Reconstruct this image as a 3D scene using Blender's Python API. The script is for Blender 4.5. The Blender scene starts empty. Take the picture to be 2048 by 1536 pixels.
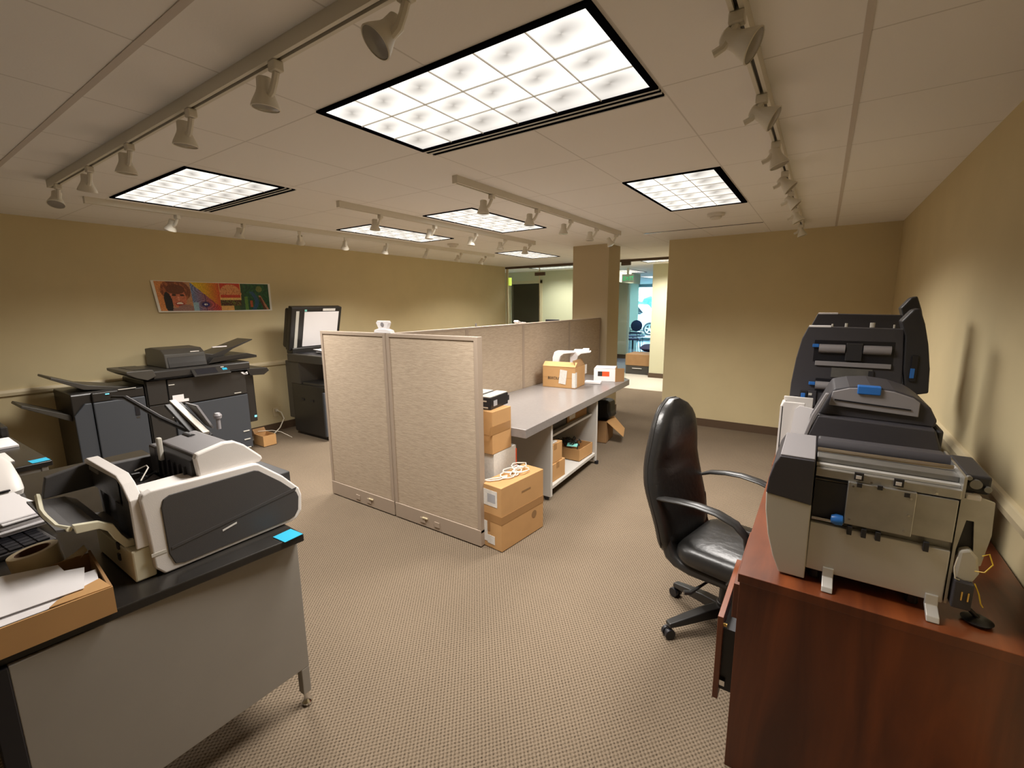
import bpy, bmesh, math, random
from mathutils import Vector, Matrix
random.seed(4)
S = bpy.context.scene
COL = S.collection
PI = math.pi
# ------------------------------------------------------------------ camera
cam = bpy.data.cameras.new('camera'); camo = bpy.data.objects.new('camera', cam); COL.objects.link(camo)
cr = Vector((0.82813766, 0.56044098, -0.00969151)); cu = Vector((-0.0893046, 0.14899104, 0.98479762)); cw = Vector((-0.55336489, 0.8146825, -0.17343505))
m = Matrix.Identity(4)
for i in range(3):
    m[i][0] = cr[i]; m[i][1] = cu[i]; m[i][2] = -cw[i]
m[0][3], m[1][3], m[2][3] = 0, 0, 1.615
camo.matrix_world = m
cam.sensor_width = 36; cam.lens = 36 * 907.19 / 2048; cam.clip_start = 0.03; cam.clip_end = 200
S.camera = camo
# ------------------------------------------------------------------ world, sun, exposure
W = bpy.data.worlds.new('world'); S.world = W; W.use_nodes = True
bg = W.node_tree.nodes['Background']; bg.inputs[0].default_value = (0.40, 0.76, 1.0, 1); bg.inputs[1].default_value = 8.0
S.view_settings.view_transform = 'Standard'; S.view_settings.look = 'None'; S.view_settings.gamma = 1; S.view_settings.exposure = 0.78
S.view_settings.use_curve_mapping = False
LAMP = 30.0        # watts of each ceiling fixture
LAMPCOL = (1.0, 0.945, 0.885)
CEIL = 2.415

# ------------------------------------------------------------------ materials
MATS = {}
def srgb(r, g, b):
    f = lambda c: (c / 255 / 12.92) if c <= 10 else ((c / 255 + 0.055) / 1.055) ** 2.4
    return (f(r), f(g), f(b), 1)
def mat(name, col, rough=0.5, metal=0.0, noise=0.0, nscale=30.0, bump=0.0, bscale=80.0, coat=0.0, spec=0.5, emit=None, alpha=1.0, trans=0.0, stretch=None):
    if name in MATS: return MATS[name]
    M = bpy.data.materials.new(name); M.use_nodes = True; nt = M.node_tree; N = nt.nodes; L = nt.links
    b = N['Principled BSDF']
    if len(col) == 3: col = tuple(col) + (1,)
    b.inputs['Base Color'].default_value = col; b.inputs['Roughness'].default_value = rough; b.inputs['Metallic'].default_value = metal
    b.inputs['Coat Weight'].default_value = coat; b.inputs['Specular IOR Level'].default_value = spec
    b.inputs['Transmission Weight'].default_value = trans; b.inputs['Alpha'].default_value = alpha
    tc = N.new('ShaderNodeTexCoord'); mp = N.new('ShaderNodeMapping'); L.new(tc.outputs['Object'], mp.inputs['Vector'])
    if stretch: mp.inputs['Scale'].default_value = stretch
    if noise > 0:
        n = N.new('ShaderNodeTexNoise'); n.inputs['Scale'].default_value = nscale; n.inputs['Detail'].default_value = 5
        L.new(mp.outputs[0], n.inputs['Vector'])
        r = N.new('ShaderNodeValToRGB'); r.color_ramp.elements[0].position = 0.3; r.color_ramp.elements[1].position = 0.7
        r.color_ramp.elements[0].color = tuple(c * (1 - noise) for c in col[:3]) + (1,)
        r.color_ramp.elements[1].color = tuple(min(1, c * (1 + noise)) for c in col[:3]) + (1,)
        L.new(n.outputs['Fac'], r.inputs['Fac']); L.new(r.outputs['Color'], b.inputs['Base Color'])
    if bump > 0:
        n2 = N.new('ShaderNodeTexNoise'); n2.inputs['Scale'].default_value = bscale; n2.inputs['Detail'].default_value = 3
        L.new(mp.outputs[0], n2.inputs['Vector'])
        bp = N.new('ShaderNodeBump'); bp.inputs['Strength'].default_value = bump; bp.inputs['Distance'].default_value = 0.003
        L.new(n2.outputs['Fac'], bp.inputs['Height']); L.new(bp.outputs['Normal'], b.inputs['Normal'])
    if emit:
        b.inputs['Emission Color'].default_value = tuple(emit[:3]) + (1,); b.inputs['Emission Strength'].default_value = emit[3]
    MATS[name] = M
    return M

def node_mat(name, build, rough=0.6):
    M = bpy.data.materials.new(name); M.use_nodes = True
    nt = M.node_tree; b = nt.nodes['Principled BSDF']; b.inputs['Roughness'].default_value = rough
    build(nt, nt.nodes, nt.links, b); MATS[name] = M
    return M
def mth(nt, op, a, b=None, c=None):
    n = nt.nodes.new('ShaderNodeMath'); n.operation = op
    for i, x in enumerate((a, b, c)):
        if x is None: continue
        if isinstance(x, (int, float)): n.inputs[i].default_value = x
        else: nt.links.new(x, n.inputs[i])
    return n.outputs[0]

def carpet_build(nt, N, L, b):
    tc = N.new('ShaderNodeTexCoord'); sp = N.new('ShaderNodeSeparateXYZ'); L.new(tc.outputs['Object'], sp.inputs[0])
    # woven loop pile: staggered dark pits between pale ribs
    k = 2 * PI / 0.018
    a = mth(nt, 'SINE', mth(nt, 'MULTIPLY', sp.outputs[0], k))
    c = mth(nt, 'SINE', mth(nt, 'MULTIPLY', sp.outputs[1], k * 0.8))
    prod = mth(nt, 'MULTIPLY', a, c)
    n = N.new('ShaderNodeTexNoise'); n.inputs['Scale'].default_value = 170; n.inputs['Detail'].default_value = 3; L.new(tc.outputs['Object'], n.inputs['Vector'])
    n3 = N.new('ShaderNodeTexNoise'); n3.inputs['Scale'].default_value = 1.3; n3.inputs['Detail'].default_value = 3; L.new(tc.outputs['Object'], n3.inputs['Vector'])
    h = mth(nt, 'ADD', mth(nt, 'MULTIPLY', prod, 0.27), mth(nt, 'ADD', mth(nt, 'MULTIPLY', n.outputs['Fac'], 0.75), 0.12))
    r = N.new('ShaderNodeValToRGB'); e = r.color_ramp.elements
    e[0].position = 0.12; e[0].color = (0.045, 0.031, 0.020, 1); e[1].position = 0.48; e[1].color = (0.225, 0.172, 0.118, 1)
    e2 = r.color_ramp.elements.new(0.8); e2.color = (0.30, 0.235, 0.17, 1)
    L.new(h, r.inputs['Fac'])
    mx = N.new('ShaderNodeMixRGB'); mx.blend_type = 'MULTIPLY'; mx.inputs[0].default_value = 0.35
    L.new(r.outputs['Color'], mx.inputs[1]); L.new(n3.outputs['Fac'], mx.inputs[2]); 
    L.new(mx.outputs[0], b.inputs['Base Color'])
    bp = N.new('ShaderNodeBump'); bp.inputs['Strength'].default_value = 0.6; bp.inputs['Distance'].default_value = 0.004
    L.new(h, bp.inputs['Height']); L.new(bp.outputs['Normal'], b.inputs['Normal'])
    b.inputs['Specular IOR Level'].default_value = 0.15
node_mat('carpet', carpet_build, 0.95)

def ceiling_build(nt, N, L, b):
    tc = N.new('ShaderNodeTexCoord'); sp = N.new('ShaderNodeSeparateXYZ'); L.new(tc.outputs['Object'], sp.inputs[0])
    def lines(o, off, per, w):
        t = mth(nt, 'ABSOLUTE', mth(nt, 'SUBTRACT', mth(nt, 'FRACT', mth(nt, 'DIVIDE', mth(nt, 'ADD', o, off), per)), 0.5))
        return mth(nt, 'GREATER_THAN', t, 0.5 - w / per)
    lx = lines(sp.outputs[0], 12.30 - 0.035, 0.615, 0.0035)
    ly = lines(sp.outputs[1], 12.3 - 0.645, 0.615, 0.0035)
    ln = mth(nt, 'MAXIMUM', lx, ly)
    n = N.new('ShaderNodeTexNoise'); n.inputs['Scale'].default_value = 120; n.inputs['Detail'].default_value = 4; L.new(tc.outputs['Object'], n.inputs['Vector'])
    mx = N.new('ShaderNodeMixRGB'); mx.inputs[1].default_value = (0.90, 0.875, 0.84, 1); mx.inputs[2].default_value = (0.70, 0.67, 0.63, 1)
    L.new(ln, mx.inputs[0]); L.new(mx.outputs[0], b.inputs['Base Color'])
    bp = N.new('ShaderNodeBump'); bp.inputs['Strength'].default_value = 0.15; bp.inputs['Distance'].default_value = 0.002
    L.new(n.outputs['Fac'], bp.inputs['Height']); L.new(bp.outputs['Normal'], b.inputs['Normal'])
node_mat('ceiling_tile', ceiling_build, 0.9)

def fabric_build(base, dark):
    def f(nt, N, L, b):
        tc = N.new('ShaderNodeTexCoord'); mp = N.new('ShaderNodeMapping'); mp.inputs['Scale'].default_value = (6, 6, 75)
        L.new(tc.outputs['Object'], mp.inputs['Vector'])
        n = N.new('ShaderNodeTexNoise'); n.inputs['Scale'].default_value = 3; n.inputs['Detail'].default_value = 6; L.new(mp.outputs[0], n.inputs['Vector'])
        n2 = N.new('ShaderNodeTexNoise'); n2.inputs['Scale'].default_value = 500; L.new(tc.outputs['Object'], n2.inputs['Vector'])
        r = N.new('ShaderNodeValToRGB'); r.color_ramp.elements[0].position = .35; r.color_ramp.elements[1].position = .68
        r.color_ramp.elements[0].color = dark; r.color_ramp.elements[1].color = base
        L.new(n.outputs['Fac'], r.inputs['Fac']); L.new(r.outputs['Color'], b.inputs['Base Color'])
        bp = N.new('ShaderNodeBump'); bp.inputs['Strength'].default_value = .4; bp.inputs['Distance'].default_value = .002
        L.new(mth(nt, 'ADD', n.outputs['Fac'], n2.outputs['Fac']), bp.inputs['Height']); L.new(bp.outputs['Normal'], b.inputs['Normal'])
        b.inputs['Specular IOR Level'].default_value = .2
    return f
node_mat('panel_fabric', fabric_build((0.53, 0.43, 0.32, 1), (0.42, 0.33, 0.24, 1)), .9)

def wood_build(nt, N, L, b):
    tc = N.new('ShaderNodeTexCoord'); mp = N.new('ShaderNodeMapping'); mp.inputs['Scale'].default_value = (7, 1.0, 1.1)
    L.new(tc.outputs['Object'], mp.inputs['Vector'])
    n = N.new('ShaderNodeTexNoise'); n.inputs['Scale'].default_value = 1.0; n.inputs['Detail'].default_value = 6; n.inputs['Distortion'].default_value = .8
    L.new(mp.outputs[0], n.inputs['Vector'])
    r = N.new('ShaderNodeValToRGB'); r.color_ramp.elements[0].position = .35; r.color_ramp.elements[1].position = .7
    r.color_ramp.elements[0].color = (0.075, 0.016, 0.005, 1); r.color_ramp.elements[1].color = (0.25, 0.062, 0.015, 1)
    L.new(n.outputs['Fac'], r.inputs['Fac']); L.new(r.outputs['Color'], b.inputs['Base Color'])
    b.inputs['Coat Weight'].default_value = .45; b.inputs['Coat Roughness'].default_value = .25
node_mat('cherry_wood', wood_build, .38)

def lens_build(nt, N, L, b):
    # the lit prismatic diffuser: bright tube images with a paler dimple in each cell
    uv = N.new('ShaderNodeUVMap'); uv.uv_map = 'cells'; sp = N.new('ShaderNodeSeparateXYZ'); L.new(uv.outputs[0], sp.inputs[0])
    fu = mth(nt, 'FRACT', sp.outputs[0]); fv = mth(nt, 'FRACT', sp.outputs[1])
    du = mth(nt, 'SUBTRACT', fu, 0.42); dv = mth(nt, 'SUBTRACT', fv, 0.40)
    d = mth(nt, 'SQRT', mth(nt, 'ADD', mth(nt, 'POWER', du, 2), mth(nt, 'MULTIPLY', mth(nt, 'POWER', dv, 2), 2.2)))
    dimple = mth(nt, 'SMOOTH_MIN', mth(nt, 'MULTIPLY', d, 1.75), 1.0, 0.3)
    ang = mth(nt, 'MULTIPLY', mth(nt, 'ADD', mth(nt, 'SINE', mth(nt, 'MULTIPLY', mth(nt, 'ARCTAN2', dv, du), 2)), 1), 0.5)
    row = mth(nt, 'SUBTRACT', 1.0, mth(nt, 'MULTIPLY', mth(nt, 'MAXIMUM', 0.0, mth(nt, 'SUBTRACT', sp.outputs[1], 1.9)), 0.30))
    val = mth(nt, 'MULTIPLY', mth(nt, 'ADD', 0.36, mth(nt, 'ADD', mth(nt, 'MULTIPLY', dimple, 0.75), mth(nt, 'MULTIPLY', ang, 0.25))), row)
    b.inputs['Base Color'].default_value = (.35, .35, .35, 1)
    b.inputs['Emission Color'].default_value = (1, .965, .90, 1); L.new(mth(nt, 'MULTIPLY', val, 0.58), b.inputs['Emission Strength'])
node_mat('lit_diffuser', lens_build, .4)

wallp = mat('wall_paint', (0.64, 0.535, 0.315), .85, noise=.03, nscale=3, bump=.05, bscale=200)
mat('hall_paint', (0.62, 0.60, 0.42), .85)
mat('base_vinyl', (0.10, 0.062, 0.036), .5)
mat('column_paint', (0.52, 0.43, 0.28), .85)
mat('white_trim', (0.66, 0.56, 0.36), .5)
mat('seam_grey', (0.62, 0.56, 0.50), .7)
mat('metal_white', (0.72, 0.68, 0.60), .45)
mat('track_white', (0.74, 0.70, 0.60), .4)
mat('lamp_glass', (0.30, 0.28, 0.25), .2, spec=.6)
mat('black_trim', (0.012, 0.012, 0.016), .35)
mat('grey_slot', (0.62, 0.62, 0.58), .5)
mat('slot_black', (0.004, 0.004, 0.006), 1.0, spec=0.0)
mat('black_top', (0.022, 0.020, 0.018), .22, noise=.2, nscale=8)
mat('desk_grey', (0.30, 0.275, 0.24), .6, noise=.03, nscale=5)
mat('chrome', (0.8, 0.8, 0.8), .15, 1.0)
mat('steel', (0.50, 0.49, 0.46), .38, .85, noise=.12, nscale=14)
mat('steel_dark', (0.27, 0.265, 0.25), .42, .7, noise=.12, nscale=18)
mat('steel_pale', (0.66, 0.645, 0.61), .42, .45, noise=.05, nscale=6)
mat('cardboard', (0.53, 0.30, 0.12), .85, noise=.05, nscale=6)
mat('cardboard_dark', (0.34, 0.19, 0.08), .85, noise=.06, nscale=8)
mat('tape_brown', (0.36, 0.19, 0.07), .35)
mat('paper', (0.86, 0.83, 0.83), .8)
mat('label_paper', (0.72, 0.69, 0.64), .75, noise=.08, nscale=60)
mat('ink', (0.03, 0.025, 0.02), .7)
mat('ink_faint', (0.27, 0.15, 0.06), .8)
mat('print_grey', (0.40, 0.40, 0.42), .8)
mat('worktop', (0.235, 0.215, 0.205), .30, noise=.06, nscale=40, coat=.15)
mat('bench_white', (0.60, 0.58, 0.54), .5)
mat('bench_inner', (0.50, 0.48, 0.44), .6)
mat('partition_frame', (0.38, 0.30, 0.23), .5)
mat('scanner_white', (0.74, 0.70, 0.66), .45, bump=.1, bscale=400)
mat('scanner_cream', (0.66, 0.62, 0.46), .5)
mat('scanner_charcoal', (0.060, 0.056, 0.055), .5, bump=.15, bscale=500)
mat('scanner_grey', (0.13, 0.12, 0.122), .45, bump=.1, bscale=500)
mat('scanner_dark', (0.028, 0.027, 0.028), .5)
mat('copier_black', (0.020, 0.018, 0.016), .35)
mat('copier_brown', (0.055, 0.050, 0.042), .4)
mat('copier_slate', (0.050, 0.056, 0.066), .5, bump=.1, bscale=400)
mat('copier_panel', (0.030, 0.028, 0.026), .3)
mat('machine_charcoal', (0.052, 0.049, 0.056), .5, bump=.15, bscale=500)
mat('machine_black', (0.028, 0.027, 0.030), .5)
mat('machine_light', (0.56, 0.53, 0.46), .45, bump=.1, bscale=400)
mat('machine_grey', (0.29, 0.275, 0.285), .42)
mat('blue_plastic', (0.03, 0.17, 0.55), .35)
mat('sticky_cyan', (0.015, 0.36, 0.56), .7)
mat('sticky_teal', (0.22, 0.62, 0.55), .7)
mat('leather', (0.022, 0.021, 0.020), .34, bump=.5, bscale=35, spec=.6)
mat('chair_plastic', (0.026, 0.025, 0.024), .36)
mat('clear_plastic', (0.62, 0.60, 0.54), .25)
mat('tape_cream', (0.70, 0.58, 0.38), .5)
mat('tape_core', (0.16, 0.075, 0.035), .7)
mat('tape_clear', (0.60, 0.56, 0.45), .2, alpha=.45)
mat('yellow_wire', (0.80, 0.55, 0.04), .45)
mat('cream_wire', (0.75, 0.70, 0.58), .5)
mat('black_cable', (0.018, 0.017, 0.016), .45)
mat('white_cord', (0.75, 0.70, 0.62), .5)
mat('brass', (0.75, 0.50, 0.16), .25, 1.0)
mat('orange_print', (0.80, 0.10, 0.02), .6)
mat('led_glow', (0.1, 0.6, 0.8), .3, emit=(0.15, 0.75, 1.0, 1.5))
mat('hall_tile', (0.30, 0.36, 0.48), .12)
mat('hall_carpet', (0.48, 0.44, 0.36), .9, noise=.05, nscale=30)
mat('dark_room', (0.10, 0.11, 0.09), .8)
mat('window_frame', (0.35, 0.50, 0.58), .4)
mat('exit_green', (0.0, 0.35, 0.12), .5, emit=(0.0, 0.6, 0.2, .6))
mat('emergency_glow', (.5, .6, .1), .5, emit=(.6, .7, .1, .7))
mat('exit_face', (0.7, 0.75, 0.7), .5)
mat('car_white', (0.85, 0.85, 0.85), .2, coat=.6)
mat('tyre', (0.02, 0.02, 0.022), .7)
mat('hedge', (0.05, 0.22, 0.18), .9, noise=.6, nscale=7, bump=1, bscale=12)
mat('pavement', (0.55, 0.55, 0.52), .8)
mat('chair_blue', (0.05, 0.06, 0.14), .7)
mat('red_brown', (0.20, 0.05, 0.035), .5)
mat('mirror_tint', (0.02, 0.02, 0.025), .1)
def glass_build(nt, N, L, b):
    out = N['Material Output']; g = N.new('ShaderNodeBsdfGlossy'); g.inputs['Roughness'].default_value = 0.0
    t = N.new('ShaderNodeBsdfTransparent'); t.inputs[0].default_value = (.93, .97, .96, 1)
    f = N.new('ShaderNodeFresnel'); f.inputs[0].default_value = 1.45; mx = N.new('ShaderNodeMixShader')
    L.new(f.outputs[0], mx.inputs[0]); L.new(t.outputs[0], mx.inputs[1]); L.new(g.outputs[0], mx.inputs[2]); L.new(mx.outputs[0], out.inputs[0])
node_mat('pane_glass', glass_build)
def colattr_build(nt, N, L, b):
    a = N.new('ShaderNodeVertexColor'); a.layer_name = 'picture'; L.new(a.outputs[0], b.inputs['Base Color'])
node_mat('poster_print', colattr_build, .35)

# ------------------------------------------------------------------ mesh helpers
class MB:
    def __init__(s): s.v = []; s.f = []
    def add(s, vs, fs):
        o = len(s.v); s.v += [tuple(v) for v in vs]; s.f += [tuple(i + o for i in f) for f in fs]; return s
    def box(s, x0, x1, y0, y1, z0, z1, M=None):
        vs = [Vector((x, y, z)) for z in (z0, z1) for y in (y0, y1) for x in (x0, x1)]
        if M: vs = [M @ v for v in vs]
        return s.add(vs, [(0, 2, 3, 1), (4, 5, 7, 6), (0, 1, 5, 4), (2, 6, 7, 3), (0, 4, 6, 2), (1, 3, 7, 5)])
    def prism(s, pts, ax, a, b, M=None):
        n = len(pts)
        mk = {'x': lambda p, t: (t, p[0], p[1]), 'y': lambda p, t: (p[0], t, p[1]), 'z': lambda p, t: (p[0], p[1], t)}[ax]
        vs = [Vector(mk(p, a)) for p in pts] + [Vector(mk(p, b)) for p in pts]
        if M: vs = [M @ v for v in vs]
        return s.add(vs, [tuple(range(n)), tuple(range(2 * n - 1, n - 1, -1))] + [(i, i + n, (i + 1) % n + n, (i + 1) % n) for i in range(n)])
    def cyl(s, p0, p1, r0, r1=None, n=16):
        p0 = Vector(p0); p1 = Vector(p1); r1 = r0 if r1 is None else r1
        d = (p1 - p0).normalized(); a = d.orthogonal().normalized(); b = d.cross(a)
        vs = []
        for p, r in ((p0, r0), (p1, r1)):
            vs += [p + (a * math.cos(2 * PI * i / n) + b * math.sin(2 * PI * i / n)) * r for i in range(n)]
        return s.add(vs, [tuple(range(n - 1, -1, -1)), tuple(range(n, 2 * n))] + [(i, (i + 1) % n, (i + 1) % n + n, i + n) for i in range(n)])
    def lathe(s, prof, n=24, M=None, closed=True):
        vs = []; k = len(prof)
        for i in range(n):
            a = 2 * PI * i / n
            for r, z in prof: vs.append(Vector((r * math.cos(a), r * math.sin(a), z)))
        if M: vs = [M @ v for v in vs]
        fs = []
        for i in range(n):
            j = (i + 1) % n
            for q in range(k - 1 if not closed else k):
                q2 = (q + 1) % k
                fs.append((i * k + q, j * k + q, j * k + q2, i * k + q2))
        return s.add(vs, fs)
    def tube(s, pts, r, n=8):
        pts = [Vector(p) for p in pts]; vs = []; fs = []
        up = Vector((0, 0, 1)); rs = r if isinstance(r, (list, tuple)) else [r] * len(pts)
        prev = None
        for i, p in enumerate(pts):
            d = (pts[min(i + 1, len(pts) - 1)] - pts[max(i - 1, 0)]).normalized()
            a = (prev - d * prev.dot(d)) if prev is not None else d.orthogonal()
            if a.length < 1e-6: a = d.orthogonal()
            a.normalize(); prev = a; b = d.cross(a)
            vs += [p + (a * math.cos(2 * PI * k / n) + b * math.sin(2 * PI * k / n)) * rs[i] for k in range(n)]
        for i in range(len(pts) - 1):
            for k in range(n): fs.append((i * n + k, i * n + (k + 1) % n, (i + 1) * n + (k + 1) % n, (i + 1) * n + k))
        fs.append(tuple(range(n - 1, -1, -1))); fs.append(tuple((len(pts) - 1) * n + k for k in range(n)))
        return s.add(vs, fs)
    def ribbon(s, pts, hw, th):   # flat bar along a path in the xz or any plane, swept box
        return s.tube(pts, hw, 4)
    def build(s, name, mt, parent=None, bevel=0, smooth=False, seg=2):
        me = bpy.data.meshes.new(name)
        off = world_loc(parent) if parent else Vector((0, 0, 0))
        me.from_pydata([tuple(Vector(v) - off) for v in s.v], [], s.f)
        bm = bmesh.new(); bm.from_mesh(me); bmesh.ops.recalc_face_normals(bm, faces=bm.faces); bm.to_mesh(me); bm.free()
        if smooth:
            for p_ in me.polygons: p_.use_smooth = True
        me.materials.append(MATS[mt])
        o = bpy.data.objects.new(name, me); COL.objects.link(o)
        if parent: o.parent = parent
        if bevel:
            b = o.modifiers.new('bevel', 'BEVEL'); b.width = bevel; b.segments = seg; b.limit_method = 'ANGLE'; b.angle_limit = math.radians(35)
            b.harden_normals = False
        if smooth:
            try: me.set_sharp_from_angle(angle=math.radians(38))
            except Exception: pass
        return o
def world_loc(o):
    v = Vector((0, 0, 0))
    while o: v += o.location; o = o.parent
    return v
def box(*a): return MB().box(*a)
def prism(*a): return MB().prism(*a)
def thing(name, loc, label, cat, group=None):
    o = bpy.data.objects.new(name, None); COL.objects.link(o); o.location = loc; o.empty_display_size = .05
    o['label'] = label; o['category'] = cat
    if group: o['group'] = group
    return o
def tag(o, label, cat, group=None, kind=None):
    o['label'] = label; o['category'] = cat
    if group: o['group'] = group
    if kind: o['kind'] = kind
    return o
def struct(o): o['kind'] = 'structure'; return o
def dup(root, loc, label, group=None, rot=None):
    r = root.copy(); COL.objects.link(r); r.location = loc; r['label'] = label
    if group: r['group'] = group
    if rot is not None: r.rotation_euler = rot
    out = {}
    for ch in list(root.children):
        c = ch.copy(); COL.objects.link(c); c.parent = r; out[ch.name.split('.')[0]] = c
        for g in ch.children:
            d = g.copy(); COL.objects.link(d); d.parent = c
    return r
def arc(cx, cy, r, a0, a1, n):
    return [(cx + r * math.cos(math.radians(a0 + (a1 - a0) * i / n)), cy + r * math.sin(math.radians(a0 + (a1 - a0) * i / n))) for i in range(n + 1)]
def rrect(x0, x1, z0, z1, r, n=5):
    return arc(x1 - r, z0 + r, r, -90, 0, n) + arc(x1 - r, z1 - r, r, 0, 90, n) + arc(x0 + r, z1 - r, r, 90, 180, n) + arc(x0 + r, z0 + r, r, 180, 270, n)
def text_obj(name, body, size, M, mt, parent, depth=.0006):
    cu_ = bpy.data.curves.new(name + '_c', 'FONT'); cu_.body = body; cu_.size = size; cu_.extrude = depth; cu_.align_x = 'LEFT'
    t = bpy.data.objects.new(name + '_t', cu_); COL.objects.link(t)
    dg = bpy.context.evaluated_depsgraph_get(); dg.update()
    me = bpy.data.meshes.new_from_object(t.evaluated_get(dg)); me.name = name
    bpy.data.objects.remove(t, do_unlink=True); bpy.data.curves.remove(cu_)
    off = world_loc(parent)
    me.transform(Matrix.Translation(-off) @ M); me.materials.clear(); me.materials.append(MATS[mt])
    o = bpy.data.objects.new(name, me); COL.objects.link(o); o.parent = parent
    return o
# ================================================================== THE SETTING
XL, XR, YB, YG, YF = -5.85, 0.60, 6.24, 8.45, -2.6
struct(box(XL - .1, XR + .1, YF - .1, 8.35, -.06, 0).build('floor', 'carpet'))
struct(box(-8.6, XR + .1, 8.35, 10.25, -.06, 0).build('floor_hall', 'hall_carpet'))
struct(box(-12.2, XR + .1, 10.25, 20.05, -.06, 0).build('floor_entrance', 'hall_tile'))
struct(box(XL - .1, XR + .1, YF - .1, 8.39, CEIL, CEIL + .06).build('ceiling', 'ceiling_tile'))
struct(box(-12.2, XR + .1, 8.39, 20.15, CEIL, CEIL + .06).build('ceiling_hall', 'ceiling_tile'))
struct(box(XL - .12, XL, YF - .1, 8.39, 0, CEIL).build('wall_left', 'wall_paint'))
struct(box(XR, XR + .12, YF - .1, 10.0, 0, CEIL).build('wall_right', 'wall_paint'))
struct(box(-1.736, XR, YB, 9.84, 0, CEIL).build('wall_back', 'wall_paint'))
struct(box(XL, XR, YF - .1, YF, 0, CEIL).build('wall_front', 'wall_paint'))
struct(box(-3.03, -2.49, 6.05, 6.47, 0, CEIL).build('wall_column', 'column_paint'))
# thick ceiling seams
struct(box(.026, .046, YF, YB, CEIL - .003, CEIL).build('trim_1', 'seam_grey'))
struct(box(XL, .026, .634, .656, CEIL - .003, CEIL).build('trim_2', 'seam_grey'))
# baseboards and chair rails
struct(box(-1.736, XR, YB - .012, YB, 0, .10).build('baseboard_back', 'base_vinyl'))
struct(box(XL, XL + .012, YF, 8.39, 0, .10).build('baseboard_left', 'base_vinyl'))
struct(box(XR - .012, XR, YF, YB - .012, 0, .10).build('baseboard_right', 'base_vinyl'))
cb = box(-3.042, -2.478, 6.038, 6.05, 0, .10).box(-2.49, -2.478, 6.05, 6.47, 0, .10)
struct(cb.build('baseboard_column', 'base_vinyl'))
rail = [(0, 0), (.022, .004), (.026, .03), (.018, .05), (.014, .055), (0, .058)]
struct(prism([(XL + p[0], .862 + p[1]) for p in rail], 'y', YF, 8.3).build('trim_left_rail', 'white_trim'))
struct(prism([(XR - p[0], .878 + p[1]) for p in rail], 'y', YF, YB).build('trim_right_rail', 'white_trim'))
# hall beyond the glass
struct(box(-3.05, -1.736, 9.84, 11.2, 0, CEIL).build('wall_hall_right', 'hall_paint'))
struct(box(-3.062, -1.74, 9.828, 9.84, 0, .10).build('baseboard_hall', 'base_vinyl'))
struct(box(-1.736, -1.6, 9.9, 20, 0, CEIL).build('wall_entrance_right', 'hall_paint'))
hb = box(-5.90, -4.35, 10.0, 10.12, 0, CEIL).box(-8.6, -6.86, 10.0, 10.12, 0, CEIL).box(-6.86, -5.90, 10.0, 10.12, 2.15, CEIL)
struct(hb.build('wall_hall_back', 'hall_paint'))
struct(box(-8.7, -8.6, 8.45, 12.9, 0, CEIL).build('wall_hall_left', 'hall_paint'))
struct(box(-8.6, XL - .12, 8.33, 8.39, 0, CEIL).build('wall_hall_front', 'hall_paint'))
struct(box(-12.1, -4.70, 12.9, 13.1, 0, CEIL).build('wall_entrance_left', 'hall_paint'))
struct(box(-12.1, -4.69, 12.885, 12.9, 0, .12).build('baseboard_entrance', 'base_vinyl'))
struct(box(-4.42, -4.35, 10.12, 12.9, 2.14, CEIL).build('wall_hall_beam', 'hall_paint'))
struct(box(-12.2, -12.1, 13.1, 20, 0, CEIL).build('wall_entrance_far', 'hall_paint'))
# dark room seen through the doorway
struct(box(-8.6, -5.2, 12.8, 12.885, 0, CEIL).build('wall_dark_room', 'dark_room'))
# doorway jamb
struct(box(-6.90, -6.80, 9.985, 10.0, 0, 2.2).box(-5.93, -5.85, 9.985, 10.0, 0, 2.2).box(-6.9, -5.85, 9.985, 10.0, 2.12, 2.2).build('door_1', 'white_trim'))
# entrance window wall
wf = MB()
for x in (-12.1, -10.4, -8.75, -7.0, -5.4, -3.6, -1.95): wf.box(x, x + .09, 19.95, 20.05, 0, CEIL)
wf.box(-12.1, -1.736, 19.95, 20.05, 0, .10).box(-12.1, -1.736, 19.95, 20.05, 2.28, CEIL)
w1 = struct(wf.build('window_1', 'window_frame'))
gp = box(-12.05, -1.8, 19.99, 20.0, .1, 2.28).build('window_pane', 'pane_glass', w1)
# wing wall that narrows the entrance view
struct(box(-6.98, -6.75, 18.2, 19.9, 0, CEIL).build('wall_entrance_wing', 'hall_paint'))
# frameless glass partition between office and hall, with header channel and patch clamps
gw = box(XL, -3.06, YG - .006, YG + .006, .012, 2.372).build('window_2', 'pane_glass'); struct(gw)
box(XL - .02, -1.74, YG - .03, YG + .03, 2.372, CEIL).build('header_channel', 'base_vinyl', gw)
box(-5.12, -4.88, YG - .02, YG + .02, 2.20, 2.27).box(-3.22, -3.04, YG - .02, YG + .02, 2.31, 2.37).build('patch_clamp', 'base_vinyl', gw, .004)
box(-5.018, -5.005, YG - .008, YG + .008, .012, 2.372).build('glass_joint', 'white_trim', gw)
box(XL, XL + .03, YG - .03, YG + .03, 0, 2.372).build('end_jamb', 'white_trim', gw)

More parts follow.
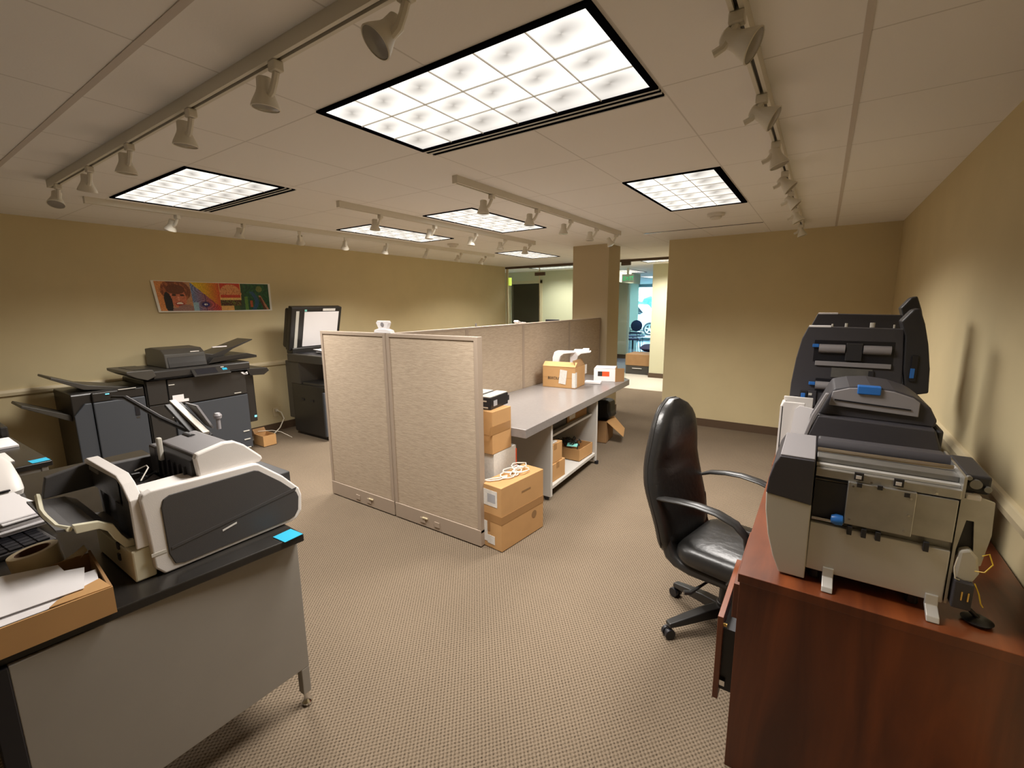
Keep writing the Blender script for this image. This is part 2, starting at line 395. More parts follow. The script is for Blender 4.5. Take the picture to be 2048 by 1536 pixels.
# ------------------------------------------------------------------ outdoors, seen through the entrance window
struct(box(-40, 20, 20.05, 60, -.3, -.12).build('floor_street', 'pavement'))
hm = MB()
rnd = random.Random(3)
for i in range(60):
    hm.lathe([(0.0, -.55), (.5, -.3), (.62, .05), (.42, .45), (0.0, .6)], 7, Matrix.Translation((-22 + i * .42, 28.4 + rnd.uniform(-.3, .3), .5 + rnd.uniform(-.1, .25))) @ Matrix.Rotation(rnd.random() * 6, 4, 'Z'), False)
    hm.lathe([(0.0, -.55), (.5, -.3), (.62, .05), (.42, .45), (0.0, .6)], 7, Matrix.Translation((-22 + i * .42, 28.4 + rnd.uniform(-.3, .3), 1.2 + rnd.uniform(-.1, .25))) @ Matrix.Rotation(rnd.random() * 6, 4, 'Z'), False)
tag(hm.build('hedge', 'hedge', smooth=True), 'dense green hedge across the street behind the parked white car', 'hedge')
car = thing('car', (-7.6, 25.3, -.12), 'white car parked outside the entrance window, its wheel and mirror showing', 'car')
body = [(-9.6, .22), (-9.65, .6), (-9.2, 1.0), (-8.95, 1.42), (-8.3, 1.55), (-7.9, 1.08), (-6.3, .92), (-5.75, .72), (-5.6, .3), (-5.9, .15), (-9.3, .15)]
bdy = prism([(x, z) for x, z in body], 'y', 24.5, 26.2).build('car_body', 'car_white', car, .12, True, 3)
prism([(-8.9, 1.05), (-8.75, 1.38), (-8.35, 1.45), (-8.02, 1.08)], 'y', 24.47, 26.23).build('side_window', 'mirror_tint', car)
box(-8.28, -8.12, 24.28, 24.5, 1.0, 1.12).build('wing_mirror', 'mirror_tint', car, .03)
for wx in (-9.0, -7.62):
    tw = MB().cyl((wx - .0, 24.4, .22), (wx, 24.62, .22), .36, n=28).build('tyre', 'tyre', car, .02, True)
    rim = MB().lathe([(.0, 0), (.07, 0), (.07, .03), (.0, .03)], 16, Matrix.Translation((wx, 24.37, .22)) @ Matrix.Rotation(PI / 2, 4, 'X'))
    rim.lathe([(.21, 0), (.25, 0), (.25, .03), (.21, .03)], 28, Matrix.Translation((wx, 24.37 + .03, .22)) @ Matrix.Rotation(PI / 2, 4, 'X'))
    for k in range(5):
        rim.box(-.03, .03, 0, .03, .05, .22, Matrix.Translation((wx, 24.37, .22)) @ Matrix.Rotation(k * 2 * PI / 5, 4, 'Y'))
    rim.build('wheel_rim', 'chrome', tw)

# ------------------------------------------------------------------ hall furniture
def hall_chair(x, y, rz, label):
    t = thing('waiting_chair', (0, 0, 0), label, 'chair', 'waiting chairs in the entrance')
    MB().lathe([(0, -.025), (.20, -.02), (.225, 0), (.20, .02), (0, .025)], 24, Matrix.Translation((-.22, 0, .72)) @ Matrix.Rotation(PI / 2 - .15, 4, 'Y'), False).build('backrest', 'chair_blue', t, 0, True)
    box(-.2, .25, -.23, .23, .42, .48).build('seat', 'chair_blue', t, .02)
    for s in (-1, 1):
        MB().tube([(-.26, s * .25, 0), (-.22, s * .25, .66), (.18, s * .25, .66), (.24, s * .25, 0)], .012, 8).build('arm_frame', 'chair_plastic', t)
    box(-.26, -.20, -.25, .25, .52, .545).build('crossbar', 'chair_plastic', t)
    t.location = (x, y, 0); t.rotation_euler = (0, 0, rz)
    return t
hall_chair(-5.12, 14.6, .2, 'dark waiting chair with round back, the nearer one by the entrance window')
hall_chair(-6.05, 17.6, -1.4, 'dark waiting chair further off, close to the entrance window glass')
tt = thing('side_table', (-5.55, 15.9, 0), 'low dark table beside the waiting chairs by the entrance', 'table')
MB().cyl((-5.55, 15.9, .44), (-5.55, 15.9, .47), .42, n=28).build('table_top', 'chair_blue', tt)
MB().cyl((-5.55, 15.9, 0), (-5.55, 15.9, .44), .03, n=12).build('pedestal', 'chair_plastic', tt)
b1 = thing('moving_box', (-3.36, 10.4, 0), 'low wide cardboard box with dark lower half on the hall floor', 'box')
box(-3.68, -3.07, 10.12, 10.7, .005, .20).build('box_body', 'copier_brown', b1)
box(-3.69, -3.065, 10.11, 10.71, .20, .46).build('box_lid', 'cardboard_dark', b1, .008)
box(-3.52, -3.30, 10.105, 10.112, .13, .145).build('box_label', 'label_paper', b1)
tag(prism([(-4.05, 0.005), (-3.2, .005), (-3.2, .33), (-3.95, .33)], 'y', 11.6, 12.3).build('storage_box', 'red_brown'), 'reddish brown box standing behind the low cardboard box in the hall', 'box')
tag(MB().lathe([(0, -.10), (.26, -.08), (.38, 0), (.26, .09), (0, .12)], 20, Matrix.Translation((-3.60, 11.95, .44)), False).build('coat', 'chair_blue', None, 0, True), 'dark blue bundled coat lying on the reddish brown hall box', 'coat')
ex = thing('exit_sign', (-3.83, 10.5, CEIL), 'green EXIT sign hanging from the hall ceiling', 'exit sign')
box(-3.975, -3.70, 10.49, 10.52, 2.09, 2.275).build('sign_plate', 'exit_face', ex, .003)
box(-3.86, -3.82, 10.495, 10.515, 2.275, CEIL).build('mount', 'track_white', ex)
text_obj('sign_letters', 'EXIT', .13, Matrix.Translation((-3.955, 10.488, 2.135)) @ Matrix.Rotation(PI / 2, 4, 'X'), 'exit_green', ex, .001)
tag(box(-5.82, -5.775, 8.478, 8.53, 2.02, 2.19).build('emergency_light', 'emergency_glow'), 'small lit yellow-green emergency light high beside the glass wall', 'emergency light')
# a dark cabinet inside the unlit room
tag(box(-6.9, -5.7, 11.6, 12.0, 0, 1.15).build('filing_cabinet', 'copier_black'), 'black low cabinet inside the unlit room behind the doorway', 'cabinet')
# monitor peeking above the far partition
mo = thing('desk_monitor', (-3.89, 7.0, 0), 'black monitor just showing above the partition, left of the column', 'monitor')
box(-4.02, -3.76, 6.98, 7.02, 1.02, 1.345).build('screen', 'black_trim', mo, .006)
box(-3.92, -3.86, 6.99, 7.01, .74, 1.02).build('stand', 'black_trim', mo)
tag(box(-4.5, -3.3, 6.7, 7.4, .70, .74).box(-4.48, -4.44, 6.72, 7.38, 0, .70).box(-3.36, -3.32, 6.72, 7.38, 0, .70).build('office_desk', 'desk_grey'), 'grey office desk behind the partition carrying the monitor', 'desk')

# ================================================================== CEILING FIXTURES
def fixture(x0, x1, y0, y1, nx, ny, label, slots=True, frame=.018, side=None, power=LAMP):
    """lens area x0..x1, y0..y1, set in a black trim, dark air slots along the +y long side"""
    t = thing('ceiling_light', ((x0 + x1) / 2, (y0 + y1) / 2, CEIL), label, 'ceiling light', 'recessed office ceiling lights')
    z = CEIL
    f = frame
    fr = MB().box(x0 - f, x1 + f, y0 - f, y0, z - .008, z + .002).box(x0 - f, x1 + f, y1, y1 + f, z - .008, z + .002)
    fr.box(x0 - f, x0, y0, y1, z - .008, z + .002).box(x1, x1 + f, y0, y1, z - .008, z + .002)
    if side == 'x': fr.box(x1 + f, x1 + f + .022, y0 - f, y1 + f, z - .008, z)
    fr.build('trim_frame', 'slot_black', t)
    lens = MB().box(x0, x1, y0, y1, z - .0015, z + .001)
    o = lens.build('diffuser', 'lit_diffuser', t)
    uv = o.data.uv_layers.new(name='cells')
    off = world_loc(t)
    for lp in o.data.loops:
        v = o.data.vertices[lp.vertex_index].co + off
        a = (v.x - x0) / (x1 - x0); b_ = (v.y - y0) / (y1 - y0)
        uv.data[lp.index].uv = (a * nx, b_ * ny) if nx > ny else (b_ * ny, a * nx)
    gr = MB()
    for i in range(1, nx):
        x = x0 + (x1 - x0) * i / nx; gr.box(x - .0015, x + .0015, y0, y1, z - .006, z - .0015)
    for j in range(1, ny):
        y = y0 + (y1 - y0) * j / ny; gr.box(x0, x1, y - .0015, y + .0015, z - .006, z - .0015)
    gr.build('cell_divider', 'metal_white', t)
    if slots:
        s = MB(); b0 = y1 + f
        for q0, q1 in ((.014, .034), (.050, .076)): s.box(x0 - f + q0 * .3, x1 + f, b0 + q0, b0 + q1, z - .006, z)
        s.build('air_slot', 'slot_black', t)
        g_ = MB()
        for q0, q1 in ((0, .014), (.034, .050), (.076, .084)): g_.box(x0 - f, x1 + f, b0 + q0, b0 + q1, z - .007, z)
        g_.build('slot_bar', 'grey_slot', t)
    L = bpy.data.lights.new('fixture_lamp', 'AREA'); L.shape = 'RECTANGLE'; L.size = (x1 - x0) * .96; L.size_y = (y1 - y0) * .96
    L.energy = power; L.color = LAMPCOL; L.spread = math.radians(138)
    lo = bpy.data.objects.new('fixture_lamp', L); COL.objects.link(lo); lo.parent = t; lo.location = (0, 0, -.010)
    return t
fixture(-1.800, -.610, 1.272, 1.845, 6, 3, 'largest ceiling light, nearest the camera, above the partition front', True, .022)
fixture(-4.375, -3.13, 1.272, 1.83, 6, 3, 'ceiling light at left, above the black copiers', True)
fixture(-1.180, -.625, 3.12, 4.27, 3, 6, 'ceiling light at right, in front of the tall back wall', False, .016, 'x')
fixture(-3.075, -2.525, 3.14, 4.37, 3, 6, 'ceiling light in the middle row, right of its neighbour, behind two spotlights', False, .012)
fixture(-4.355, -3.825, 3.14, 4.37, 3, 6, 'ceiling light in the middle row, left of its neighbour, nearer the left wall', False, .012)
fixture(-4.36, -3.82, 6.0, 7.1, 3, 6, 'small-looking ceiling light furthest back over the office, left of the column', False, .012)
fixture(-3.00, -2.42, 8.72, 9.3, 3, 3, 'hall ceiling light just beyond the glass, right of the column', False, .012)
fixture(-5.6, -4.45, 9.0, 9.55, 6, 3, 'hall ceiling light beyond the glass, left of the column', False, .012, None, 20)
fixture(-4.55, -3.95, 11.0, 12.2, 3, 6, 'hall ceiling light above the green exit sign', False, .012, None, 12)
fixture(-4.8, -4.2, 14.0, 15.2, 3, 6, 'farthest ceiling light, in the entrance before the window', False, .012, None, 12)
# linear air slot
sl = thing('air_diffuser', (-1.2, 5.46, CEIL), 'thin dark linear air slot in the ceiling before the back wall', 'air vent')
box(-1.81, -.585, 5.45, 5.462, CEIL - .004, CEIL).build('slot', 'black_trim', sl)
box(-1.83, -1.62, 5.462, 5.50, CEIL - .004, CEIL).build('slot_end', 'metal_white', sl)
def detector(x, y, label):
    t = thing('smoke_detector', (x, y, CEIL), label, 'smoke detector', 'ceiling smoke detectors')
    T = Matrix.Translation((x, y, CEIL))
    MB().lathe([(0, 0), (.075, 0), (.075, -.02), (.06, -.026), (0, -.026)], 24, T, False).build('base', 'metal_white', t, 0, True)
    MB().lathe([(0, -.026), (.05, -.027), (.05, -.042), (.04, -.05), (0, -.05)], 24, T, False).build('sensor_cap', 'metal_white', t, 0, True)
detector(-.89, 4.66, 'round white smoke detector behind the right ceiling light')
detector(-4.17, 4.77, 'round white smoke detector behind the left middle ceiling light')

# ------------------------------------------------------------------ track lighting
def track(x0, y0, x1, y1, label):
    t = thing('lighting_track', ((x0 + x1) / 2, (y0 + y1) / 2, CEIL), label, 'lighting track', 'ceiling lighting tracks')
    hw = .018
    if abs(x1 - x0) > abs(y1 - y0):
        m_ = MB().box(x0, x1, y0 - hw, y0 - .006, CEIL - .045, CEIL).box(x0, x1, y0 + .006, y0 + hw, CEIL - .045, CEIL).box(x0, x1, y0 - .006, y0 + .006, CEIL - .02, CEIL)
        g = box(x0 + .02, x1 - .02, y0 - .0055, y0 + .0055, CEIL - .036, CEIL - .021)
        e = box(x0 - .01, x0, y0 - hw - .002, y0 + hw + .002, CEIL - .047, CEIL).box(x1, x1 + .01, y0 - hw - .002, y0 + hw + .002, CEIL - .047, CEIL)
    else:
        m_ = MB().box(x0 - hw, x0 - .006, y0, y1, CEIL - .045, CEIL).box(x0 + .006, x0 + hw, y0, y1, CEIL - .045, CEIL).box(x0 - .006, x0 + .006, y0, y1, CEIL - .02, CEIL)
        g = box(x0 - .0055, x0 + .0055, y0 + .02, y1 - .02, CEIL - .036, CEIL - .021)
        e = box(x0 - hw - .002, x0 + hw + .002, y0 - .01, y0, CEIL - .047, CEIL).box(x0 - hw - .002, x0 + hw + .002, y1, y1 + .01, CEIL - .047, CEIL)
    m_.build('rail', 'track_white', t); g.build('power_groove', 'black_trim', t); e.build('end_cap', 'track_white', t)
track(-4.12, .892, -.35, .892, 'white lighting track running left to right nearest the camera')
track(-.258, .9, -.258, 5.75, 'white lighting track along the right side of the ceiling')
track(-4.52, 1.15, -4.52, 6.15, 'white lighting track close to the left wall')
track(-1.99, 2.32, -1.99, 5.12, 'short white lighting track above the worktop bench')
track(-3.18, 2.32, -3.18, 5.22, 'short white lighting track left of the bench, over two ceiling lights')
head0 = thing('track_spotlight', (0, 0, 0), '', 'spotlight', 'white bell track spotlights')
box(-.020, .020, -.016, .016, -.03, 0).build('adapter', 'track_white', head0, .004)
MB().tube([(0, 0, -.028), (-.012, 0, -.05), (-.03, 0, -.075), (-.055, 0, -.085)], .011, 8).build('arm', 'track_white', head0, 0, True)
bell = [(0, .046), (.020, .045), (.0245, .040), (.0245, .012), (.027, .0), (.034, -.016), (.041, -.032), (.0445, -.044), (.0415, -.046), (.038, -.034), (.02, -.015), (0, -.015)]
sh = MB().lathe(bell, 32, None, False).build('shade', 'track_white', head0, 0, True)
gl = MB().lathe([(0, -.030), (.030, -.032), (.0395, -.036), (.0400, -.044), (.03, -.0455), (0, -.047)], 28, None, False).build('lamp_face', 'lamp_glass', head0, 0, True)
def head(x, y, rz, tilt, label, az=0.0, off=(-.075, 0, -.072)):
    """rz turns the mount, tilt leans the bell outwards, az turns its lean about the vertical"""
    global head_used
    r = head0 if not head_used else head0.copy()
    if head_used:
        COL.objects.link(r)
        for ch in KIDS:
            c = ch.copy(); COL.objects.link(c); c.parent = r
    head_used = True
    r.location = (x, y, CEIL - .045); r.rotation_euler = (0, 0, rz); r['label'] = label
    for c in r.children:
        if c.name.startswith(('shade', 'lamp_face')):
            c.location = off
            c.rotation_euler = (Matrix.Rotation(az, 3, 'Z') @ Matrix.Rotation(tilt, 3, 'Y')).to_euler()
    return r
head_used = False
KIDS = list(head0.children)
ordn = ['first', 'second', 'third', 'fourth', 'fifth', 'sixth', 'seventh', 'eighth']
for i, (x, tl, az) in enumerate([(-.905, .75, 1.15), (-1.49, .10, 0), (-2.10, .08, 0), (-2.76, .08, 0), (-3.36, .28, 0), (-3.98, .45, 2.6)]):
    lb = ['round-mouthed spotlight turned towards the camera, right end of the near track', 'second spotlight from the right on the near track', 'third spotlight from the right on the near track', 'fourth spotlight from the right on the near track', 'fifth spotlight from the right on the near track, tilted left', 'leftmost spotlight of the near track, with a bright lit rim'][i]
    head(x, .892, 0, tl, lb, az)
for i, (y, tl) in enumerate([(1.46, -1.05), (2.05, -1.05), (2.66, -.35), (3.27, -.8), (3.87, -.8), (4.57, -.45), (5.55, -.3)]):
    head(-.258, y, 0, tl, ordn[i] + ' spotlight from the camera on the right-hand track', 0, (.006, .01, -.066))
for i, y in enumerate([2.70, 3.32, 3.92, 4.50, 5.03]):
    head(-1.99, y, 0, .05 if i < 4 else -.5, ordn[i] + ' spotlight from the camera on the track above the bench')
for i, y in enumerate([2.72, 3.38, 4.02, 4.57, 5.12]):
    head(-3.18, y, 0, .05, ordn[i] + ' spotlight from the camera on the track left of the bench')
for i, (y, rz, tl) in enumerate([(1.72, .3, .5), (2.25, .1, .2), (2.80, -.6, .6), (3.35, -.5, .6), (3.95, -.3, .4), (4.65, -.5, .6), (5.35, 0, .4), (5.95, .3, .5)]):
    head(-4.52, y, rz, tl, ordn[i] + ' spotlight from the camera on the track by the left wall')
# ================================================================== LEFT WALL: COPIERS, POSTER
import colorsys
def pic(u, v):
    """the banner's picture: smiling woman, water drop in rainbow light, hamburger, bottles and pencils in dark green"""
    def n(x, y): return .5 + .5 * math.sin(x * 12.9 + 3 * math.sin(y * 7.3)) * math.cos(y * 9.1 + 2 * math.sin(x * 5.7))
    def el(cx, cy, rx, ry): return ((u * 4 - cx) / rx) ** 2 + ((v - cy) / ry) ** 2
    if u < .275:
        c = (214, 140, 78) if el(.55, .3, .9, 1.2) > 1 or u < .1 else (190, 140, 100)
        if el(.60, .68, .48, .40) < 1: c = (128, 70, 42) if n(u * 9, v) > .45 else (168, 96, 56)
        if el(.64, .44, .27, .36) < 1: c = (205, 118, 84)
        if el(.60, .74, .30, .17) < 1: c = (110, 60, 36)
        if el(.52, .54, .075, .035) < 1 or el(.78, .54, .075, .035) < 1: c = (62, 38, 30)
        if el(.65, .42, .03, .09) < 1: c = (228, 150, 118)
        if el(.66, .24, .15, .07) < 1: c = (165, 52, 44)
        if el(.66, .255, .11, .035) < 1: c = (240, 225, 210)
        if el(.85, .02, .30, .20) < 1 or el(.5, .0, .22, .1) < 1: c = (150, 112, 104)
        if el(.30, .28, .13, .36) < 1: c = (22, 22, 24)
        return c
    if u < .52:
        t = (u - .275) / .245; d = v - (1 - t * .9)
        if d > 0: c = (225 - 20 * t, 190 - 110 * t * t, 30)
        else:
            k = min(1, t * 1.1); c = (120 + 90 * k, 150 - 90 * k, 200 - 150 * k)
            r = ((t - .45) / .45) ** 2 + ((v - .22) / .26) ** 2
            if abs(math.sin(r * 9)) > .75: c = tuple(x * .75 for x in c)
            if r < .12: c = (50, 40, 110)
            if r < .02: c = (235, 235, 240)
            if abs(t - .46) < .015 and v < .6: c = (40, 40, 90)
            if t < .2 and v < .3: c = (150, 185, 200)
        return c
    if u < .745:
        t = (u - .52) / .225; c = (122, 58, 40) if v > .5 else (60, 82, 34)
        if t > .8: c = (40, 70, 40)
        if ((t - .45) / .46) ** 2 + ((v - .58) / .38) ** 2 < 1 and v > .58: c = (214, 146, 92) if n(t * 3, v * 2) < .7 else (196, 118, 70)
        elif v > .46 and abs(t - .45) < .42: c = (196, 60, 36)
        elif v > .38 and abs(t - .45) < .44: c = (232, 190, 110)
        elif v > .16 and abs(t - .45) < .42: c = (78, 40, 22) if n(t * 4, v * 3) < .75 else (110, 130, 40)
        elif v <= .16 and t < .55: c = (226, 172, 96)
        return c
    t = (u - .745) / .255; q = n(t * 2.3, v * 1.7)
    c = (18 + 20 * q, 62 + 34 * q, 40 + 14 * q)
    if abs(t - .35 - .15 * math.sin(v * 5)) < .08 and v < .7: c = (40, 80, 110)
    if abs(t - .08) < .06 and v < .5: c = (90, 130, 50)
    if abs(t - .28) < .05 and .1 < v < .35: c = (170, 80, 40)
    if abs(t - (.92 - v * .55)) < .045 and v < .55: c = (176, 122, 88)
    if abs(t - (.80 - v * .35)) < .04 and v < .48: c = (90, 44, 30)
    if ((t - .62) / .12) ** 2 + ((v - .8) / .12) ** 2 < 1: c = (110, 120, 60)
    return c
NU, NV = 200, 50
rnd_p = random.Random(1)
pm = bpy.data.meshes.new('wall_poster')
vs = []; fs = []; cols = []
def ppos(a, b):
    y = 1.900 + a * (3.155 - 1.900) + (1 - b) * .03 * (1 - a) ** 2; z = 1.566 + b * .333 - .004 * math.sin(a * 3)
    lift = .045 * max(0, (1 - a) - .55) ** 1.5 * (1.3 - b) + .003 + .01 * (1 - b) * (1 - a)
    return (XL + lift, y, z)
for j in range(NV + 1):
    for i in range(NU + 1): vs.append(ppos(i / NU, j / NV))
for j in range(NV):
    for i in range(NU):
        k = j * (NU + 1) + i; fs.append((k, k + 1, k + NU + 2, k + NU + 1))
        u_ = (i + .5) / NU; v_ = (j + .5) / NV; mu, mv = .022, .045
        q_ = 1 + rnd_p.uniform(-.10, .10)
        c = (232, 228, 218) if (u_ < mu or u_ > 1 - mu or v_ < mv or v_ > 1 - mv * .5) else pic((u_ - mu) / (1 - 2 * mu), (v_ - mv) / (1 - 1.5 * mv))
        c = tuple(x * q_ for x in c) if c != (232, 228, 218) else c
        cols.append(srgb(*[max(0, min(255, x)) for x in c]))
pm.from_pydata(vs, [], fs)
at = pm.color_attributes.new('picture', 'FLOAT_COLOR', 'CORNER')
for p_ in pm.polygons:
    for li in p_.loop_indices: at.data[li].color = cols[p_.index]
pm.materials.append(MATS['poster_print'])
po = bpy.data.objects.new('wall_poster', pm); COL.objects.link(po)
so = po.modifiers.new('solid', 'SOLIDIFY'); so.thickness = .0006
tag(po, 'long colourful banner print on the left wall: smiling woman, rainbow water drop and hamburger', 'poster')

# --- multifunction copier with finisher
c1 = thing('office_copier', (-5.5, 1.75, 0), 'wide black copier with side finisher and paper trays against the left wall under the banner', 'copier')
fin = prism(rrect(-5.78, -5.235, .06, .895, .03), 'y', 1.02, 1.53).build('finisher_body', 'copier_black', c1, .006)
box(-5.74, -5.30, 1.05, 1.50, .0, .06).build('finisher_base', 'black_trim', c1)
MB().prism([(1.15, .075), (1.52, .075), (1.52, .80), (1.15, .80)], 'x', -5.235, -5.195).build('finisher_door', 'copier_slate', c1, .008)
box(-5.236, -5.200, 1.15, 1.52, .803, .885).build('finisher_header', 'copier_black', c1, .008)
box(-5.196, -5.190, 1.43, 1.465, .63, .765).build('door_grip', 'black_trim', c1, .002)
box(-5.197, -5.192, 1.435, 1.46, .605, .62).build('grip_rim', 'copier_brown', c1)
MB().prism([(1.02, .07), (1.145, .07), (1.145, .80), (1.10, .80), (1.02, .70)], 'x', -5.235, -5.21).build('finisher_side_cover', 'copier_slate', c1, .006)
MB().prism([(1.53, .885), (1.40, .90), (1.15, .95), (.93, 1.05), (.925, 1.03), (1.12, .915), (1.38, .875), (1.53, .86)], 'x', -5.70, -5.27).build('upper_output_tray', 'copier_brown', c1, .004)
MB().prism([(1.03, .70), (.74, .845), (.73, .825), (1.03, .64)], 'x', -5.66, -5.30).build('lower_output_tray', 'copier_brown', c1, .004)
box(-5.192, -5.186, 1.33, 1.46, .888, .894).build('status_strip', 'clear_plastic', c1)
box(-5.194, -5.188, 1.24, 1.265, .862, .868).build('status_lamp', 'led_glow', c1)
# main engine
prism(rrect(-5.80, -5.225, .04, .94, .02), 'y', 1.535, 2.44).build('engine_body', 'copier_black', c1, .006)
box(-5.75, -5.28, 1.58, 2.40, 0, .04).build('engine_base', 'black_trim', c1)
MB().prism([(1.545, .70), (1.70, .70), (1.70, .93), (1.545, .93)], 'x', -5.225, -5.20).prism([(1.545, .10), (1.73, .10), (1.73, .69), (1.545, .69)], 'x', -5.225, -5.205).build('relay_cover', 'copier_panel', c1, .004)
MB().prism([(1.74, .10), (2.435, .06), (2.435, .665), (1.74, .655)], 'x', -5.225, -5.193).build('front_door', 'copier_slate', c1, .005)
MB().prism([(1.71, .668), (2.435, .675), (2.435, .925), (1.71, .925)], 'x', -5.225, -5.198).build('upper_front_cover', 'copier_panel', c1, .005)
for k, z in enumerate((.25, .155, .06)):
    box(-5.1935, -5.186, 2.345, 2.41, z, z + .012).build('drawer_grip', 'clear_plastic', c1, .002)
box(-5.1985, -5.194, 1.76, 1.87, .69, .697 + .02).build('name_strip', 'paper', c1)
for (y, z, w) in ((1.715, .868, .05), (1.60, .55, .05), (1.715, .545, .05), (2.30, .69, .07)):
    box(-5.1975, -5.1925, y, y + w, z, z + .008).build('label_strip', 'clear_plastic', c1)
tagp = box(-5.1965, -5.1925, 1.735, 1.83, .695, .765).build('taped_note', 'paper', c1)
# right side with bypass tray
prism(rrect(-5.72, -5.30, .33, .90, .03), 'y', 2.44, 2.55).build('bypass_unit', 'copier_panel', c1, .008)
box(-5.30, -5.24, 2.44, 2.54, .33, .92).build('right_side_cover', 'copier_black', c1, .012)
box(-5.238, -5.236, 2.505, 2.528, .38, .40).build('energy_badge', 'led_glow', c1)
# scanner level
MB().prism([(1.56, .94), (2.46, .945), (2.66, .935), (2.68, .90), (2.62, .86), (2.47, .87), (2.44, .94)], 'x', -5.74, -5.16).build('right_shoulder', 'copier_black', c1, .006)
prism(rrect(-5.80, -5.17, .94, 1.025, .02), 'y', 1.60, 2.48).build('scan_unit', 'copier_panel', c1, .006)
MB().prism([(1.40, 1.045), (1.60, 1.04), (1.62, .975), (1.55, .945), (1.47, .975), (1.40, 1.02)], 'x', -5.70, -5.16).build('side_shelf', 'copier_brown', c1, .006)
box(-5.62, -5.24, 1.47, 1.60, 1.044, 1.047).build('shelf_well', 'black_trim', c1)
MB().prism([(-5.76, 1.025), (-5.76, 1.20), (-5.62, 1.215), (-5.36, 1.205), (-5.28, 1.16), (-5.25, 1.025)], 'y', 1.74, 2.10).build('document_feeder', 'copier_brown', c1, .008)
MB().prism([(-5.274, 1.03), (-5.285, 1.075), (-5.30, 1.13), (-5.27, 1.13), (-5.25, 1.07), (-5.24, 1.03)], 'y', 1.76, 2.09).build('feeder_door', 'copier_panel', c1, .004)
box(-5.29, -5.283, 1.97, 2.05, 1.168, 1.176).build('feeder_badge', 'label_paper', c1)
MB().prism([(2.10, 1.03), (2.10, 1.14), (2.20, 1.12), (2.42, 1.19), (2.62, 1.255), (2.62, 1.245), (2.40, 1.16), (2.22, 1.05)], 'x', -5.68, -5.34).build('feeder_tray', 'copier_panel', c1, .003)
MB().prism([(2.10, 1.03), (2.16, 1.09), (2.50, 1.11), (2.60, 1.08), (2.60, 1.055), (2.10, 1.035)], 'x', -5.72, -5.24).build('document_tray', 'copier_black', c1, .006)
box(-5.36, -5.33, 2.20, 2.34, 1.19, 1.20).build('tray_label', 'paper', c1)
T = Matrix.Translation((-5.14, 2.08, .965)) @ Matrix.Rotation(-.9, 4, 'Y')
box(-.012, .012, -.17, .17, -.055, .06, T).build('control_panel', 'copier_panel', c1, .006)
box(.0125, .0135, -.14, .05, -.035, .042, T).build('touch_screen', 'black_trim', c1)
box(.0125, .0138, .105, .15, -.01, .02, T).build('key_label', 'sticky_cyan', c1)
box(.0125, .0138, .10, .13, .03, .04, T).build('start_key', 'clear_plastic', c1)
box(-5.158, -5.150, 2.40, 2.44, .89, .905).prism([(2.37, .915), (2.40, .89), (2.41, .90), (2.39, .918)], 'x', -5.158, -5.150).prism([(2.44, .915), (2.42, .89), (2.41, .90), (2.43, .918)], 'x', -5.158, -5.150).build('bracket_clip', 'paper', c1)

# --- tall copier with its lid standing open
c2 = thing('tall_copier', (-5.15, 3.45, 0), 'tall black copier with its scanner lid standing open, behind the tan partition', 'copier')
prism(rrect(-5.50, -4.80, .04, .66, .02), 'y', 3.12, 3.78).build('lower_body', 'copier_black', c2, .008)
MB().box(-5.46, -4.86, 3.15, 3.75, 0, .04).build('plinth', 'black_trim', c2)
box(-4.83, -4.795, 3.10, 3.80, .06, .60).build('drawer_front', 'copier_slate', c2, .006)
ub = MB().box(-5.50, -5.30, 3.12, 3.78, .66, .94).box(-5.30, -4.80, 3.68, 3.78, .66, .94)
ub.build('body_column', 'copier_brown', c2, .006)
box(-5.30, -4.80, 3.14, 3.70, .64, .69).build('output_tray', 'copier_panel', c2, .01)
box(-5.51, -4.78, 3.10, 3.80, .935, 1.035).build('scanner_base', 'copier_brown', c2, .012)
box(-5.40, -4.86, 3.16, 3.74, 1.034, 1.038).build('scanner_glass', 'black_trim', c2)
box(-5.62, -5.50, 3.13, 3.77, .20, .94).build('rear_housing', 'copier_brown', c2, .01)
for x in (-5.30, -5.10):
    box(x, x + .06, 3.112, 3.121, .46, .485).build('side_vent', 'black_trim', c2)
box(-4.793, -4.788, 3.13, 3.145, 1.0, 1.012).build('power_lamp', 'paper', c2)
for x in (-5.44, -4.92):
    MB().cyl((x, 3.2, .0), (x, 3.2, .05), .03, n=14).build('caster', 'chrome', c2)
box(-5.56, -5.42, 3.13, 3.77, 1.03, 1.10).build('hinge_block', 'copier_black', c2, .01)
lT = Matrix.Translation((-5.46, 3.10, 1.065)) @ Matrix.Rotation(math.radians(-74), 4, 'Y')
box(0, .56, 0, .70, -.005, .075, lT).prism(rrect(.02, .52, .06, .14, .03), 'y', .0, .26, lT).build('lid', 'copier_black', c2, .012)
box(.05, .50, .17, .655, -.0095, -.005, lT).build('platen_pad', 'paper', c2)
box(.03, .51, .06, .10, -.010, -.005, lT).build('scan_strip', 'clear_plastic', c2)
box(.51, .54, .42, .60, -.008, -.005, lT).build('warning_label', 'label_paper', c2)
box(.505, .53, .17, .20, -.008, -.005, lT).build('green_label', 'exit_face', c2)
box(.505, .53, .17, .20, -.0085, -.008, lT).build('green_mark', 'sticky_teal', c2)
rnd = random.Random(8)
for i in range(7):
    z = 1.040 + i * .007
    M_ = Matrix.Translation((-5.06 + rnd.uniform(-.05, .05), 3.42 + rnd.uniform(-.05, .05), z)) @ Matrix.Rotation(rnd.uniform(-.5, .5), 4, 'Z')
    o = box(-.14, .14, -.11, .11, 0, .006, M_).build('paper_sheet', 'paper' if i % 3 else 'label_paper')
    tag(o, 'loose printed sheets piled on the tall copier under its open lid', 'paper', 'sheets on the tall copier')
